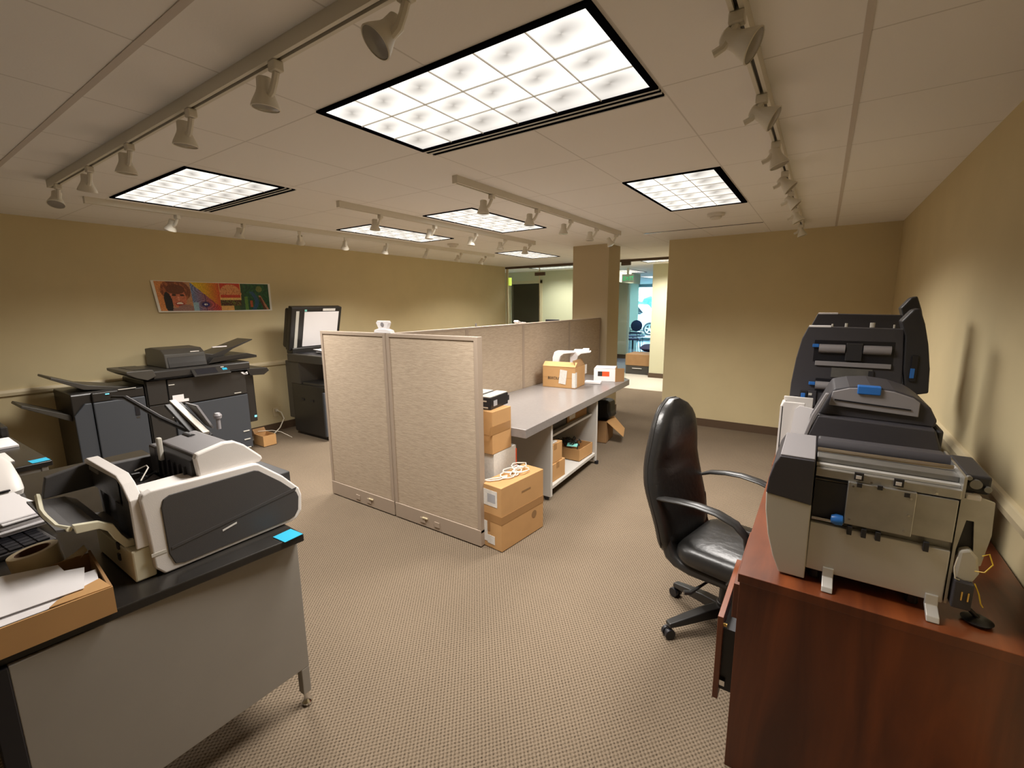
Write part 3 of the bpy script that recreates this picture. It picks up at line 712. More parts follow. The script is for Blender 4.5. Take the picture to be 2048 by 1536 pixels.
tag(box(-.05, .05, -.025, .025, 0, .003, Matrix.Translation((-5.02, 3.36, 1.092)) @ Matrix.Rotation(.5, 4, 'Z')).build('blue_card', 'blue_plastic'), 'small blue card on the papers under the open copier lid', 'card')

# --- wall outlet with cord, little box on the floor
ou = thing('wall_outlet', (XL, 3.07, .25), 'cream wall outlet low on the left wall between the two copiers', 'outlet')
box(XL, XL + .007, 3.03, 3.105, .19, .305).build('cover_plate', 'white_trim', ou, .002)
box(XL + .007, XL + .04, 3.05, 3.085, .255, .29).build('plug', 'cream_wire', ou, .004)
tag(MB().tube([(XL + .035, 3.07, .27), (XL + .10, 3.09, .25), (XL + .13, 3.10, .17), (XL + .16, 3.02, .07), (XL + .22, 2.9, .02), (-5.50, 2.78, .012), (-5.60, 2.62, .02)], .007).build('extension_cord', 'cream_wire', None, 0, True), 'cream power cord curving from the wall outlet to the floor', 'cord')
tag(MB().tube([(-5.40, 2.60, .165), (-5.35, 2.74, .15), (-5.38, 2.86, .10), (-5.30, 2.95, .02)], .003).build('thin_wire', 'cream_wire', None, 0, True), 'thin stray wire by the small box on the carpet', 'wire')
sb = thing('small_carton', (-5.33, 2.62, 0), 'small open cardboard carton on the carpet beside the wide copier', 'box')
s_ = MB()
s_.box(-5.46, -5.245, 2.575, 2.58, 0, .13).box(-5.46, -5.245, 2.72, 2.725, 0, .13).box(-5.25, -5.245, 2.58, 2.72, 0, .13).box(-5.46, -5.455, 2.58, 2.72, 0, .13).box(-5.46, -5.245, 2.575, 2.725, 0, .006)
s_.build('carton_wall', 'cardboard', sb)
box(-.06, 0, 0, .14, 0, .003, Matrix.Translation((-5.455, 2.58, .13)) @ Matrix.Rotation(.9, 4, 'Y')).build('flap', 'cardboard_dark', sb)

# ================================================================== PARTITIONS
def panel(x0, x1, label, group='tan partition panels'):
    t = thing('partition_panel', ((x0 + x1) / 2, 2.235, 0), label, 'partition', group)
    box(x0 + .028, x1 - .028, 2.216, 2.256, .125, 1.39).build('fabric_panel', 'panel_fabric', t)
    fr = MB().box(x0, x0 + .028, 2.210, 2.262, .10, 1.415).box(x1 - .028, x1, 2.210, 2.262, .10, 1.415).box(x0 + .028, x1 - .028, 2.210, 2.262, 1.39, 1.415)
    fr.build('frame', 'partition_frame', t, .002)
    box(x0, x1, 2.207, 2.265, .008, .122).build('base_raceway', 'partition_frame', t, .003)
    for dx in (.27, .41):
        a = box(x1 - dx - .05 if x0 < -3 else x0 + dx, x1 - dx if x0 < -3 else x0 + dx + .05, 2.202, 2.208, .035, .075).build('knockout_cover', 'partition_frame', t, .002)
    cx = x1 - .27 if x0 < -3 else x0 + .32
    box(cx - .025, cx + .025, 2.198, 2.207, .072, .080).build('outlet_lip', 'white_trim', t)
    return t
panel(-3.40, -2.612, 'front tan fabric partition panel, left one, half hiding the tall copier')
panel(-2.598, -1.762, 'front tan fabric partition panel, right one, with the white bracket on its top corner')
tag(box(-2.611, -2.599, 2.214, 2.258, .10, 1.41).build('partition_post', 'partition_frame'), 'narrow connecting post between the two front partition panels', 'post')
ys = [2.27, 3.10, 4.02, 5.08, 6.03]
for i in range(4):
    t = thing('partition_panel', (-2.605, (ys[i] + ys[i + 1]) / 2, 0), ['rear tan partition panel nearest the front panels, behind the cartons', 'rear tan partition panel above the near half of the worktop', 'rear tan partition panel behind the printed carton on the worktop', 'rear tan partition panel farthest back, meeting the column'][i], 'partition', 'tan partition panels')
    box(-2.630, -2.580, ys[i] + .022, ys[i + 1] - .022, .10, 1.395).build('fabric_panel', 'panel_fabric', t)
    MB().box(-2.632, -2.578, ys[i], ys[i + 1], 1.395, 1.415).box(-2.632, -2.578, ys[i], ys[i] + .020, .1, 1.395).box(-2.632, -2.578, ys[i + 1] - .020, ys[i + 1], .1, 1.395).build('frame', 'partition_frame', t, .002)
    box(-2.635, -2.575, ys[i], ys[i + 1], .008, .10).build('base_raceway', 'partition_frame', t)
# white plastic bits on top of the partitions
wb = thing('plastic_bracket', (-2.645, 2.235, 1.415), 'white plastic bracket with a round dial standing on top of the front partition', 'bracket')
MB().prism([(-2.735, 1.415), (-2.55, 1.415), (-2.56, 1.437), (-2.60, 1.447), (-2.69, 1.447), (-2.73, 1.437)], 'y', 2.215, 2.255).build('foot', 'paper', wb, .004)
MB().prism([(-2.69, 1.445), (-2.60, 1.445), (-2.575, 1.49), (-2.585, 1.505), (-2.70, 1.505), (-2.715, 1.49)], 'y', 2.222, 2.248).build('cradle', 'paper', wb, .004)
MB().cyl((-2.645, 2.219, 1.478), (-2.645, 2.223, 1.478), .016, n=20).build('dial', 'machine_grey', wb)
tag(prism([(3.95, 1.415), (4.10, 1.415), (4.08, 1.427), (3.99, 1.430), (3.94, 1.45), (3.93, 1.435)], 'x', -2.64, -2.59).build('plastic_clip', 'paper'), 'small white plastic clip lying on top of the rear partition', 'clip')
tag(MB().cyl((-2.62, 3.28, 1.415), (-2.62, 3.28, 1.445), .008, n=10).build('pen_cap', 'machine_grey'), 'tiny grey cap standing on top of the rear partition', 'cap')

# ================================================================== WORKTOP BENCH AND ITS GOODS
bn = thing('worktop_bench', (-2.1, 3.85, 0), 'long grey-topped workbench with open white shelves along the rear partition', 'workbench')
prism([(-1.677, 2.64), (-1.812, 5.127), (-1.90, 5.22), (-2.572, 5.22), (-2.572, 2.64)], 'z', .665, .73).build('worktop', 'worktop', bn, .003)
for y in (3.11, 4.13):
    box(-2.55, -1.735 if y < 4 else -1.785, y, y + .03, .03, .663).build('end_panel', 'bench_white', bn, .002)
    MB().cyl((-1.78, y + .015, 0), (-1.78, y + .015, .03), .02, n=12).cyl((-2.5, y + .015, 0), (-2.5, y + .015, .03), .02, n=12).build('levelling_foot', 'black_trim', bn)
prism([(-1.742, 3.14), (-1.792, 4.13), (-2.55, 4.13), (-2.55, 3.14)], 'z', .085, .115).build('bottom_shelf', 'bench_white', bn, .002)
prism([(-1.80, 3.14), (-1.84, 4.13), (-2.55, 4.13), (-2.55, 3.14)], 'z', .50, .52).build('middle_shelf', 'bench_inner', bn)
box(-2.57, -2.55, 3.11, 4.16, .03, .663).build('back_board', 'bench_inner', bn)
MB().box(-2.5, -2.43, 4.9, 4.97, 0, .665).build('bench_leg', 'bench_inner', bn)

def open_box(bm, x0, x1, y0, y1, z0, z1, t=.005, M=None):
    bm.box(x0, x1, y0, y0 + t, z0, z1, M).box(x0, x1, y1 - t, y1, z0, z1, M).box(x0, x0 + t, y0 + t, y1 - t, z0, z1, M).box(x1 - t, x1, y0 + t, y1 - t, z0, z1, M).box(x0, x1, y0, y1, z0, z0 + t, M)
    return bm
# printed carton with supports inside
T = Matrix.Translation((-2.29, 4.36, .731)) @ Matrix.Rotation(.10, 4, 'Z')
bx = thing('printed_carton', (-2.29, 4.36, .731), 'brown carton printed BIXOLON with white shipping labels, on the worktop', 'box')
open_box(MB(), -.175, .195, -.14, .16, 0, .225, .005, T).build('carton_wall', 'cardboard', bx)
box(-.175, .195, -.0, .075, 0, .004, T @ Matrix.Translation((0, -.14, .225)) @ Matrix.Rotation(.62, 4, 'X')).build('front_flap', 'cardboard', bx)
box(0, .004, -.12, .15, 0, .075, T @ Matrix.Translation((.19, 0, .225)) @ Matrix.Rotation(-.5, 4, 'Y')).build('side_flap', 'cardboard_dark', bx)
text_obj('printed_word', 'BIXOLON', .042, T @ Matrix.Translation((-.115, -.1412, .088)) @ Matrix.Rotation(PI / 2, 4, 'X'), 'ink', bx)
box(-.175, .195, -.1408, -.14, .108, .1092, T).build('tape_seam', 'ink_faint', bx)
box(-.04, .04, -.0010, 0, -.075, .075, T @ Matrix.Translation((.058, -.142, .118)) @ Matrix.Rotation(.12, 4, 'Y')).build('shipping_label', 'label_paper', bx)
box(-.0010, 0, -.001, .05, 0, .16, T @ Matrix.Translation((.1965, -.14, .01))).box(-.035, 0, -.001, 0, 0, .155, T @ Matrix.Translation((.195, -.1405, .01))).build('corner_label', 'label_paper', bx)
prism([(1.0, 1.0)] * 0 or [(.0, 0), (.06, .0), (.06, .10), (0, .10)], 'x', 0, .004, T @ Matrix.Translation((.192, .16, .12))).build('rear_flap', 'label_paper', bx)
# two curved white stands sticking out of it
for i, (dx, lb) in enumerate(((-.10, 'white curved plastic stand rising from the BIXOLON carton, left one'), (.065, 'white curved plastic stand rising from the BIXOLON carton, right one with a cap on top'))):
    pr = [(0, -.17), (.0, .06), (.018, .118), (.05, .128), (.24 - .02 * i, .128), (.24 - .02 * i, .112), (.12, .098), (.085, .07), (.07, .02), (.065, -.17)]
    TT = T @ Matrix.Translation((dx, -.05 + i * .09, .25)) @ Matrix.Rotation(.25, 4, 'Z')
    o = prism(pr, 'y', 0, .10, TT).build('plastic_stand', 'paper', None, .006)
    tag(o, lb, 'stand', 'white plastic stands in the carton')
tag(box(.13, .20, .03, .12, .129, .150, TT).box(.04, .14, .02, .09, .129, .142, TT).build('flat_cover', 'paper', None, .006), 'white plastic cap resting on the right curved stand', 'cap')
# white carton on its side with orange print
wc = thing('white_carton', (-2.06, 4.92, .731), 'white open carton with orange and black printed patch, near the far end of the worktop', 'box')
T = Matrix.Translation((-2.12, 4.80, .731)) @ Matrix.Rotation(.30, 4, 'Z')
open_box(MB(), 0, .24, 0, .26, .0, .15, .004, T).box(0, .24, 0, .26, .146, .15, T).build('carton_shell', 'paper', wc)
box(.24, .244, 0, .26, 0, .15, T).build('inner_face', 'cardboard', wc)
box(0, .11, 0, .004, 0, .15, T @ Matrix.Translation((.242, .0, 0)) @ Matrix.Rotation(.5, 4, 'Z')).build('open_flap', 'cardboard_dark', wc)
box(0, .08, 0, .004, 0, .12, T @ Matrix.Translation((.242, .25, 0)) @ Matrix.Rotation(.3, 4, 'Z')).build('far_flap', 'cardboard', wc)
box(.045, .095, -.001, 0, .06, .115, T).build('black_print', 'ink', wc)
box(.095, .175, -.001, 0, .06, .115, T).build('orange_print', 'orange_print', wc)
tag(box(-.09, .09, -.06, .06, 0, .022, Matrix.Translation((-2.07, 4.67, .731)) @ Matrix.Rotation(.3, 4, 'Z')).build('white_tray', 'paper', None, .004), 'flat white tray lying on the worktop before the white carton', 'tray')
# shelf goods
def carton(name, x0, x1, y0, y1, z0, z1, label, m_='cardboard', group=None, rot=0, tape=True):
    t = thing(name, ((x0 + x1) / 2, (y0 + y1) / 2, z0), label, 'box', group)
    T_ = Matrix.Translation(((x0 + x1) / 2, (y0 + y1) / 2, z0)) @ Matrix.Rotation(rot, 4, 'Z')
    hx, hy = (x1 - x0) / 2, (y1 - y0) / 2
    box(-hx, hx, -hy, hy, 0, z1 - z0, T_).build('carton_body', m_, t, .003)
    if tape: box(-hx - .001, hx + .001, -.025, .025, z1 - z0 - .05, z1 - z0 + .001, T_).build('tape', 'tape_brown', t)
    return t, T_
carton('shelf_carton', -2.02, -1.775, 3.17, 3.44, .116, .272, 'lower of two small cartons stacked on the bottom shelf of the bench')
t_, T_ = carton('shelf_carton', -2.02, -1.785, 3.155, 3.40, .274, .44, 'upper of two small cartons stacked on the bottom shelf of the bench')
box(.1185, .1195, -.10, -.05, .02, .13, T_).box(-.02, .08, -.1235, -.1225, .02, .13, T_).build('address_label', 'label_paper', t_)
tag(box(-2.0, -1.80, 3.20, 3.34, .441, .45).build('paper_sheaf', 'label_paper', None, .001), 'thin sheaf of papers on the upper small carton in the bench', 'paper')
t = thing('open_carton', (-1.96, 3.95, .116), 'shallow open carton of cables on the right of the bottom bench shelf', 'box')
open_box(MB(), -2.12, -1.81, 3.80, 4.10, .116, .235, .005).build('carton_wall', 'cardboard', t)
tag(box(-.05, .05, -.035, .035, 0, .002, Matrix.Translation((-1.90, 3.83, .262)) @ Matrix.Rotation(.3, 4, 'Z') @ Matrix.Rotation(.15, 4, 'X')).build('sticky_note', 'sticky_teal'), 'pale teal sticky note on the cables in the open shelf carton', 'note')
cm = MB(); rnd = random.Random(5)
for k in range(9):
    cx, cy = -1.97 + rnd.uniform(-.07, .07), 3.95 + rnd.uniform(-.08, .08); r_ = rnd.uniform(.04, .07)
    cm.tube([(cx + r_ * math.cos(a * .6), cy + r_ * math.sin(a * .6), .20 + .05 * rnd.random() + .006 * a) for a in range(11)], .006, 6)
tag(cm.build('cable_bundle', 'black_cable', None, 0, True), 'tangle of black cables heaped in the open shelf carton', 'cables')
tag(box(-2.45, -1.86, 3.18, 3.62, .522, .62).build('black_tray', 'copier_black', None, .006), 'flat black equipment case on the upper bench shelf, left', 'case')
t_, T_ = carton('shelf_carton', -2.30, -1.87, 3.66, 4.08, .522, .645, 'flat carton with a pale label on the upper bench shelf, right', 'cardboard_dark')
box(.2155, .2165, -.17, -.05, .02, .10, T_).build('pale_label', 'label_paper', t_)
tag(prism([(3.45, .47), (3.75, .47), (3.72, .30), (3.50, .33)], 'x', -2.3, -2.296).build('hanging_sheet', 'label_paper'), 'pale sheet of paper leaning inside the bench under the upper shelf', 'paper')

# --- stack of cartons between partition and bench
t_, T_ = carton('tall_carton', -1.768, -1.585, 2.240, 2.70, .004, .447, 'large taped brown carton standing on the carpet at the end of the front partition', rot=-.10, tape=False)
hx, hy = .0915, .23
box(-hx - .0012, hx + .0012, -hy - .0012, hy + .0012, .190, .245, T_).build('tape_band', 'tape_brown', t_)
box(-.035, -.01, -hy - .0018, -hy - .0010, .12, .245, T_).build('tape_end', 'tape_brown', t_)
box(-.085, .055, -hy - .0016, -hy, .30, .41, T_).build('upper_label', 'label_paper', t_)
box(-.03, .04, -hy - .002, -hy - .0016, .325, .385, T_).build('label_print', 'print_grey', t_)
box(-.078, -.035, -hy - .0016, -hy, .04, .185, T_).box(-.035, .03, -hy - .0016, -hy, .03, .09, T_).build('lower_label', 'label_paper', t_)
box(hx + .0005, hx + .001, -.02, .08, .345, .358, T_).build('faint_print', 'ink_faint', t_)
MB().cyl(T_ @ Vector((hx + .0003, .12, .14)), T_ @ Vector((hx + .001, .12, .14)), .028, n=20).build('round_stamp', 'ink_faint', t_)
cm = MB(); rnd = random.Random(11)
for k in range(7):
    cx, cy = -1.70 + rnd.uniform(-.03, .05), 2.43 + k * .03 + rnd.uniform(-.02, .02); r_ = rnd.uniform(.025, .05)
    pts = [(cx + r_ * math.cos(a * .7 + k), cy + r_ * 1.3 * math.sin(a * .7 + k), .455 + .012 * rnd.random() + .002 * k) for a in range(10)]
    cm.tube(pts, .0045, 6)
cm.tube([(-1.69, 2.42, .458), (-1.72, 2.36, .456), (-1.765, 2.30, .456), (-1.775, 2.275, .456), (-1.74, 2.285, .456), (-1.70, 2.33, .456), (-1.68, 2.40, .458)], .005, 6)
tag(cm.build('cord_bundle', 'white_cord', None, 0, True), 'coiled off-white cords lying on the large taped carton', 'cords')
carton('white_box', -2.09, -1.802, 2.42, 2.70, .004, .588, 'tall white box under the brown carton, behind the end of the partition', 'label_paper', tape=False)
tag(box(-1.800, -1.797, 2.69, 2.70, .35, .56).build('red_strip', 'orange_print'), 'thin red strip on the edge of the tall white box', 'strip')
t_, T_ = carton('brown_carton', -2.10, -1.80, 2.405, 2.634, .590, .892, 'brown carton with worn tape, stacked on the tall white box', tape=False)
box(.1505, .1515, -.14, .10, .14, .20, T_).box(-.15, .151, -.1485, -.1475, .14, .15, T_).build('tape', 'tape_brown', t_)
for i, (x, y, rz) in enumerate(((-2.02, 2.52, .1), (-1.90, 2.53, .1))):
    T_ = Matrix.Translation((x, y, .893)) @ Matrix.Rotation(rz, 4, 'Z')
    t = thing('toner_cartridge', (x, y, .893), ['black print cartridge on the brown carton, left one beside the partition edge', 'black print cartridge on the brown carton, right one'][i], 'cartridge', 'black cartridges on the carton')
    box(-.05, .05, -.09, .16, 0, .085, T_).box(-.045, .045, .16, .19, .02, .06, T_).build('housing', 'black_trim', t, .004)
    box(-.045, .045, -.085, .155, .085, .092, T_).build('cover_label', 'clear_plastic', t, .002)
    box(-.030, .02, -.092, -.09, .055, .065, T_).build('contact_strip', 'chrome', t); box(-.03, .03, -.092, -.09, .01, .02, T_).build('contact_strip', 'chrome', t)
    box(.0505, .051, -.05, .0, .02, .06, T_).build('side_label', 'print_grey', t)
# tipped open carton with a black bag at the bench's far end
tc = thing('tipped_carton', (-1.95, 4.9, 0), 'open carton with hanging flap on the carpet at the far end of the bench', 'box')
T = Matrix.Translation((-2.02, 4.82, .004)) @ Matrix.Rotation(.15, 4, 'Z')
open_box(MB(), -.22, .06, 0, .34, 0, .26, .005, T).build('carton_wall', 'cardboard_dark', tc)
prism([(0, 0), (.0, .34), (.20, .30), (.25, .05)], 'z', 0, .004, T @ Matrix.Translation((.062, 0, .255)) @ Matrix.Rotation(.75, 4, 'Y')).build('hanging_flap', 'cardboard', tc)
cm = MB(); rnd = random.Random(2)
bagp = [(-.10, -.02), (.02, 0), (.08, .04), (.055, .10), (.05, .22), (-.02, .23), (-.12, .22), (-.14, .08)]
bag = prism([(a - 2.02, b_ + .26) for a, b_ in bagp], 'y', 4.92, 5.12).build('black_bag', 'black_cable', None, .03)
tag(bag, 'black crumpled bag sticking up out of the carton at the bench end', 'bag')
# ================================================================== LEFT DESKS
dk = thing('steel_desk', (-2.4, .5, 0), 'grey steel desk with a black top in the left foreground, carrying the big scanner', 'desk')
prism([(-1.556, .875), (-3.36, .93), (-3.36, .06), (-1.622, .06)], 'z', .735, .765).build('desk_top', 'black_top', dk, .004)
box(-1.638, -1.604, .112, .872, .175, .735).build('end_panel', 'desk_grey', dk, .002)
box(-1.638, -1.604, .838, .872, .06, .175).build('leg', 'desk_grey', dk, .003)
box(-1.642, -1.602, .070, .112, .06, .735).build('leg', 'black_trim', dk, .003)
box(-3.34, -3.30, .845, .872, .06, .735).build('leg', 'desk_grey', dk, .003)
box(-3.34, -3.30, .075, .112, .06, .735).build('leg', 'black_trim', dk, .003)
box(-3.30, -1.64, .850, .865, .45, .735).build('back_panel', 'desk_grey', dk)
for x, y in ((-1.62, .858), (-1.62, .094), (-3.32, .858), (-3.32, .094)):
    MB().lathe([(0, 0), (.02, .004), (.022, .015), (.012, .03), (.009, .06), (0, .06)], 18, Matrix.Translation((x, y, 0)), False).build('glide_foot', 'chrome', dk, 0, True)
d2 = thing('steel_desk', (-4.3, .1, 0), 'second black-topped grey desk at the far left, in front of the copier finisher', 'desk')
prism([(-3.583, .578), (-4.95, .535), (-4.95, -.4), (-3.53, -.4)], 'z', .73, .76).build('desk_top', 'black_top', d2, .004)
box(-3.62, -3.605, -.36, .53, .10, .73).build('end_panel', 'desk_grey', d2)
box(-3.63, -3.595, .53, .558, .0, .73).build('leg', 'desk_grey', d2, .003)
box(-4.92, -4.885, .50, .53, .0, .73).build('leg', 'desk_grey', d2, .003)
def note(x, y, z, w, h, rz, label, m_='sticky_cyan'):
    tag(box(-w / 2, w / 2, -h / 2, h / 2, 0, .0015, Matrix.Translation((x, y, z)) @ Matrix.Rotation(rz, 4, 'Z')).build('sticky_note', m_), label, 'note', 'blue sticky notes')
note(-1.590, .832, .766, .076, .072, .05, 'bright blue sticky note on the front corner of the near black desk top')
note(-3.635, .533, .7605, .080, .075, .06, 'bright blue sticky note on the corner of the far left desk')
tag(box(-4.42, -4.12, .44, .53, .7605, .775).build('paper_pad', 'paper', None, .002), 'white paper pad at the left edge of the far desk', 'paper pad')
tag(box(-3.99, -3.72, .40, .45, .7605, .768).build('envelope', 'label_paper', None, .001), 'pale envelope on the far desk in front of the white pad', 'envelope')
tag(box(-4.95, -4.46, .50, .54, .7605, .84).build('black_case', 'copier_black', None, .008), 'black case at the far left rim of the second desk', 'case')

# --- the big document scanner
sc = thing('document_scanner', (-1.9, .65, .765), 'large white and charcoal document scanner on the near black desk', 'scanner')
z0 = .768
prof = [(.475, z0)] + [(.452, z0 + .03), (.446, .95), (.440, 1.03), (.448, 1.048), (.470, 1.054)] + [(.785, 1.045), (.800, 1.040), (.885, .965), (.945, .895), (.953, .865), (.947, .80), (.925, z0 + .006), (.90, z0)]
MB().prism(prof, 'x', -1.712, -1.682).build('side_frame', 'scanner_white', sc, .006, False, 3)
pan = [(.505, .790), (.492, .83), (.489, .99), (.497, 1.015), (.515, 1.024), (.780, 1.022), (.795, 1.016), (.872, .948), (.930, .885), (.937, .862), (.931, .81), (.915, .788), (.89, .782), (.53, .782)]
MB().prism(pan, 'x', -1.684, -1.678).build('side_cover', 'scanner_charcoal', sc, .002)
MB().prism([(.50, .852), (.931, .905), (.925, .892), (.50, .843)], 'x', -1.6785, -1.6765).build('side_crease', 'scanner_charcoal', sc)
MB().prism([(.652, .838), (.700, .848), (.700, .854), (.652, .844)], 'x', -1.6782, -1.6768).build('name_mark', 'label_paper', sc)
box(-1.6825, -1.6805, .446, .488, .838, .850).build('release_tab', 'machine_light', sc, .001)
prof2 = [(p[0], p[1]) for p in prof]
MB().prism(prof2, 'x', -2.135, -2.105).build('far_side_frame', 'scanner_charcoal', sc, .004)
box(-2.105, -1.712, .46, .93, .775, .965).build('base_body', 'scanner_dark', sc, .004)
MB().prism([(.46, .965), (.60, .985), (.60, .96)], 'x', -2.10, -1.72).prism([(.80, .965), (.80, 1.035), (.87, .97), (.93, .90), (.93, .88)], 'x', -2.105, -1.712).build('rear_deck', 'scanner_grey', sc, .003)
box(-1.80, -1.712, .455, .62, 1.028, 1.047).build('top_ledge', 'scanner_white', sc, .004)
box(-1.90, -1.80, .47, .60, .985, 1.01).build('inner_guide', 'scanner_grey', sc, .004)
# arched white brow over the output opening
br = MB().prism([(-1.695, .875), (-1.695, 1.035), (-1.745, 1.078), (-1.79, 1.098), (-2.09, 1.098), (-2.115, 1.09), (-2.115, 1.075), (-1.79, 1.084), (-1.75, 1.068), (-1.706, 1.030), (-1.706, .875)], 'y', .418, .452)
br.build('white_brow', 'scanner_white', sc, .003)
MB().prism([(-1.708, .87), (-1.708, 1.028), (-1.752, 1.066), (-1.795, 1.080), (-1.795, .99), (-1.87, .99), (-1.87, .87)], 'y', .426, .446).box(-2.115, -1.80, .430, .446, .99, 1.082).build('brow_plate', 'scanner_charcoal', sc)
box(-1.83, -1.795, .43, .446, .99, 1.08).build('opening_jamb', 'scanner_dark', sc)
# projecting output tray
tr = [(.446, .872), (.405, .880), (.385, .915), (.372, .950), (.350, .968), (.300, .974), (.262, .985), (.262, .992), (.300, .983), (.352, .977), (.380, .958), (.395, .920), (.412, .890), (.446, .884)]
MB().prism(tr, 'x', -2.11, -1.755).build('output_tray', 'scanner_charcoal', sc)
tw = [(.446, .868), (.403, .876), (.381, .913), (.369, .946), (.350, .962), (.300, .968), (.296, .996), (.352, .985), (.384, .962), (.399, .922), (.414, .896), (.446, .890)]
MB().prism(tw, 'x', -1.758, -1.742).build('tray_rim', 'scanner_cream', sc, .002)
MB().tube([(-1.752, .290, .985), (-1.80, .272, .986), (-1.90, .268, .992), (-1.98, .272, .990), (-2.115, .290, 1.0)], .008, 6).build('front_lip', 'scanner_cream', sc, 0, True)
MB().prism([(.300, .985), (.446, .985), (.446, 1.078), (.40, 1.07), (.315, 1.055)], 'x', -2.135, -2.11).build('tray_wall', 'scanner_charcoal', sc, .003)
MB().prism([(-2.135, 1.05), (-2.135, 1.065), (-2.02, 1.065), (-2.02, 1.05)], 'y', .426, .44).build('tray_wall_top', 'machine_grey', sc, .002)
# cream lower front with two sockets
MB().prism([(-1.700, z0), (-1.700, .872), (-1.760, .872), (-1.84, .86), (-2.05, .86), (-2.05, z0)], 'y', .404, .46).build('lower_front', 'scanner_cream', sc, .005)
for (x, z) in ((-1.815, .862), (-1.820, .822)):
    box(x - .009, x + .009, .399, .405, z - .014, z + .010).build('cable_socket', 'black_trim', sc, .002)
# feeder hood
hood = [(.612, 1.040), (.606, 1.112), (.612, 1.128), (.70, 1.146), (.735, 1.142), (.765, 1.122), (.822, 1.062), (.826, 1.050), (.812, 1.040)]
MB().prism(hood, 'x', -1.728, -1.700).build('hood_cheek', 'scanner_white', sc, .006)
MB().prism([(.62, 1.05), (.618, 1.118), (.735, 1.134), (.76, 1.116), (.815, 1.055)], 'x', -2.03, -1.728).build('hood_lid', 'scanner_grey', sc, .006)
MB().prism([(.60, 1.0), (.60, 1.10), (.62, 1.112), (.63, 1.0)], 'x', -2.03, -1.728).build('hood_front', 'scanner_dark', sc, .003)
for k in range(6):
    box(-2.0 + k * .045, -1.992 + k * .045, .592, .602, 1.0, 1.075).build('feed_rib', 'machine_black', sc)
box(-2.10, -2.03, .60, .78, .99, 1.10).build('hood_far_cheek', 'scanner_charcoal', sc, .008)
# raised paper feed tray behind the hood
MB().prism([(-2.03, 1.10), (-2.30, 1.205), (-2.31, 1.195), (-2.04, 1.085)], 'y', .735, .80).build('feed_tray', 'scanner_dark', sc, .003)
MB().prism([(-2.02, 1.118), (-2.32, 1.218), (-2.325, 1.208), (-2.03, 1.104)], 'y', .76, .785).build('tray_guide', 'machine_light', sc, .002)
MB().prism([(-2.03, 1.125), (-2.16, 1.205), (-2.27, 1.205), (-2.10, 1.13)], 'y', .80, .808).build('guide_fin', 'scanner_grey', sc)
MB().tube([(-2.05, .76, 1.10), (-2.25, .70, 1.16), (-2.42, .64, 1.24), (-2.50, .62, 1.235)], .010, 8).build('support_arm', 'scanner_dark', sc, 0, True)
MB().cyl((-2.02, .82, 1.12), (-2.02, .82, 1.165), .008, n=12).lathe([(0, 0), (.014, .0), (.016, .012), (.010, .022), (0, .024)], 16, Matrix.Translation((-2.02, .82, 1.165)), False).build('feed_knob', 'machine_grey', sc, 0, True)
MB().cyl((-2.02, .70, 1.12), (-1.96, .70, 1.12), .016, n=14).build('pick_roller', 'scanner_dark', sc, 0, True)
box(-1.965, -1.945, .585, .60, 1.065, 1.15).build('release_lever', 'machine_light', sc, .004)
cb = MB()
for k, (cx, cy, r_) in enumerate(((-1.92, .53, .05), (-1.97, .55, .04), (-1.86, .56, .045), (-2.0, .51, .05))):
    cb.tube([(cx + r_ * math.cos(a * .6 + k), cy + r_ * .7 * math.sin(a * .6 + k), 1.0 + .018 * math.sin(a * .9 + k) + .008 * k) for a in range(9)], .0022 + .0012 * (k % 2), 6)
cb.build('coiled_cable', 'black_cable', sc, 0, True)
MB().tube([(-1.87, .50, 1.035), (-1.92, .54, 1.06), (-1.97, .55, 1.055), (-1.99, .52, 1.04)], .0022, 6).build('pale_cable', 'machine_light', sc, 0, True)

# --- white printer at the left border
wp = thing('white_printer', (-3.2, .2, .765), 'rounded white printer body cut by the left border of the picture', 'printer')
def loft(secs):
    m_ = MB(); n = len(secs[0]); vs_ = [v for s_ in secs for v in s_]; fs_ = [tuple(range(n - 1, -1, -1)), tuple((len(secs) - 1) * n + k for k in range(n))]
    for i in range(len(secs) - 1):
        for k in range(n): fs_.append((i * n + k, i * n + (k + 1) % n, (i + 1) * n + (k + 1) % n, (i + 1) * n + k))
    return m_.add(vs_, fs_)
def rr3(x0, x1, y0, y1, z, r, n=5): return [(a, b_, z) for a, b_ in rrect(x0, x1, y0, y1, r, n)]
loft([rr3(-3.42, -3.00, .02, .375, .766, .04), rr3(-3.42, -2.99, .02, .38, .79, .05), rr3(-3.44, -3.03, .02, .38, .825, .05), rr3(-3.46, -3.20, .02, .38, .87, .05), rr3(-3.46, -3.36, .04, .36, .89, .05)]).build('printer_shell', 'scanner_white', wp, 0, True)
box(-3.0, -2.985, .05, .33, .80, .806).build('paper_slot', 'black_trim', wp)
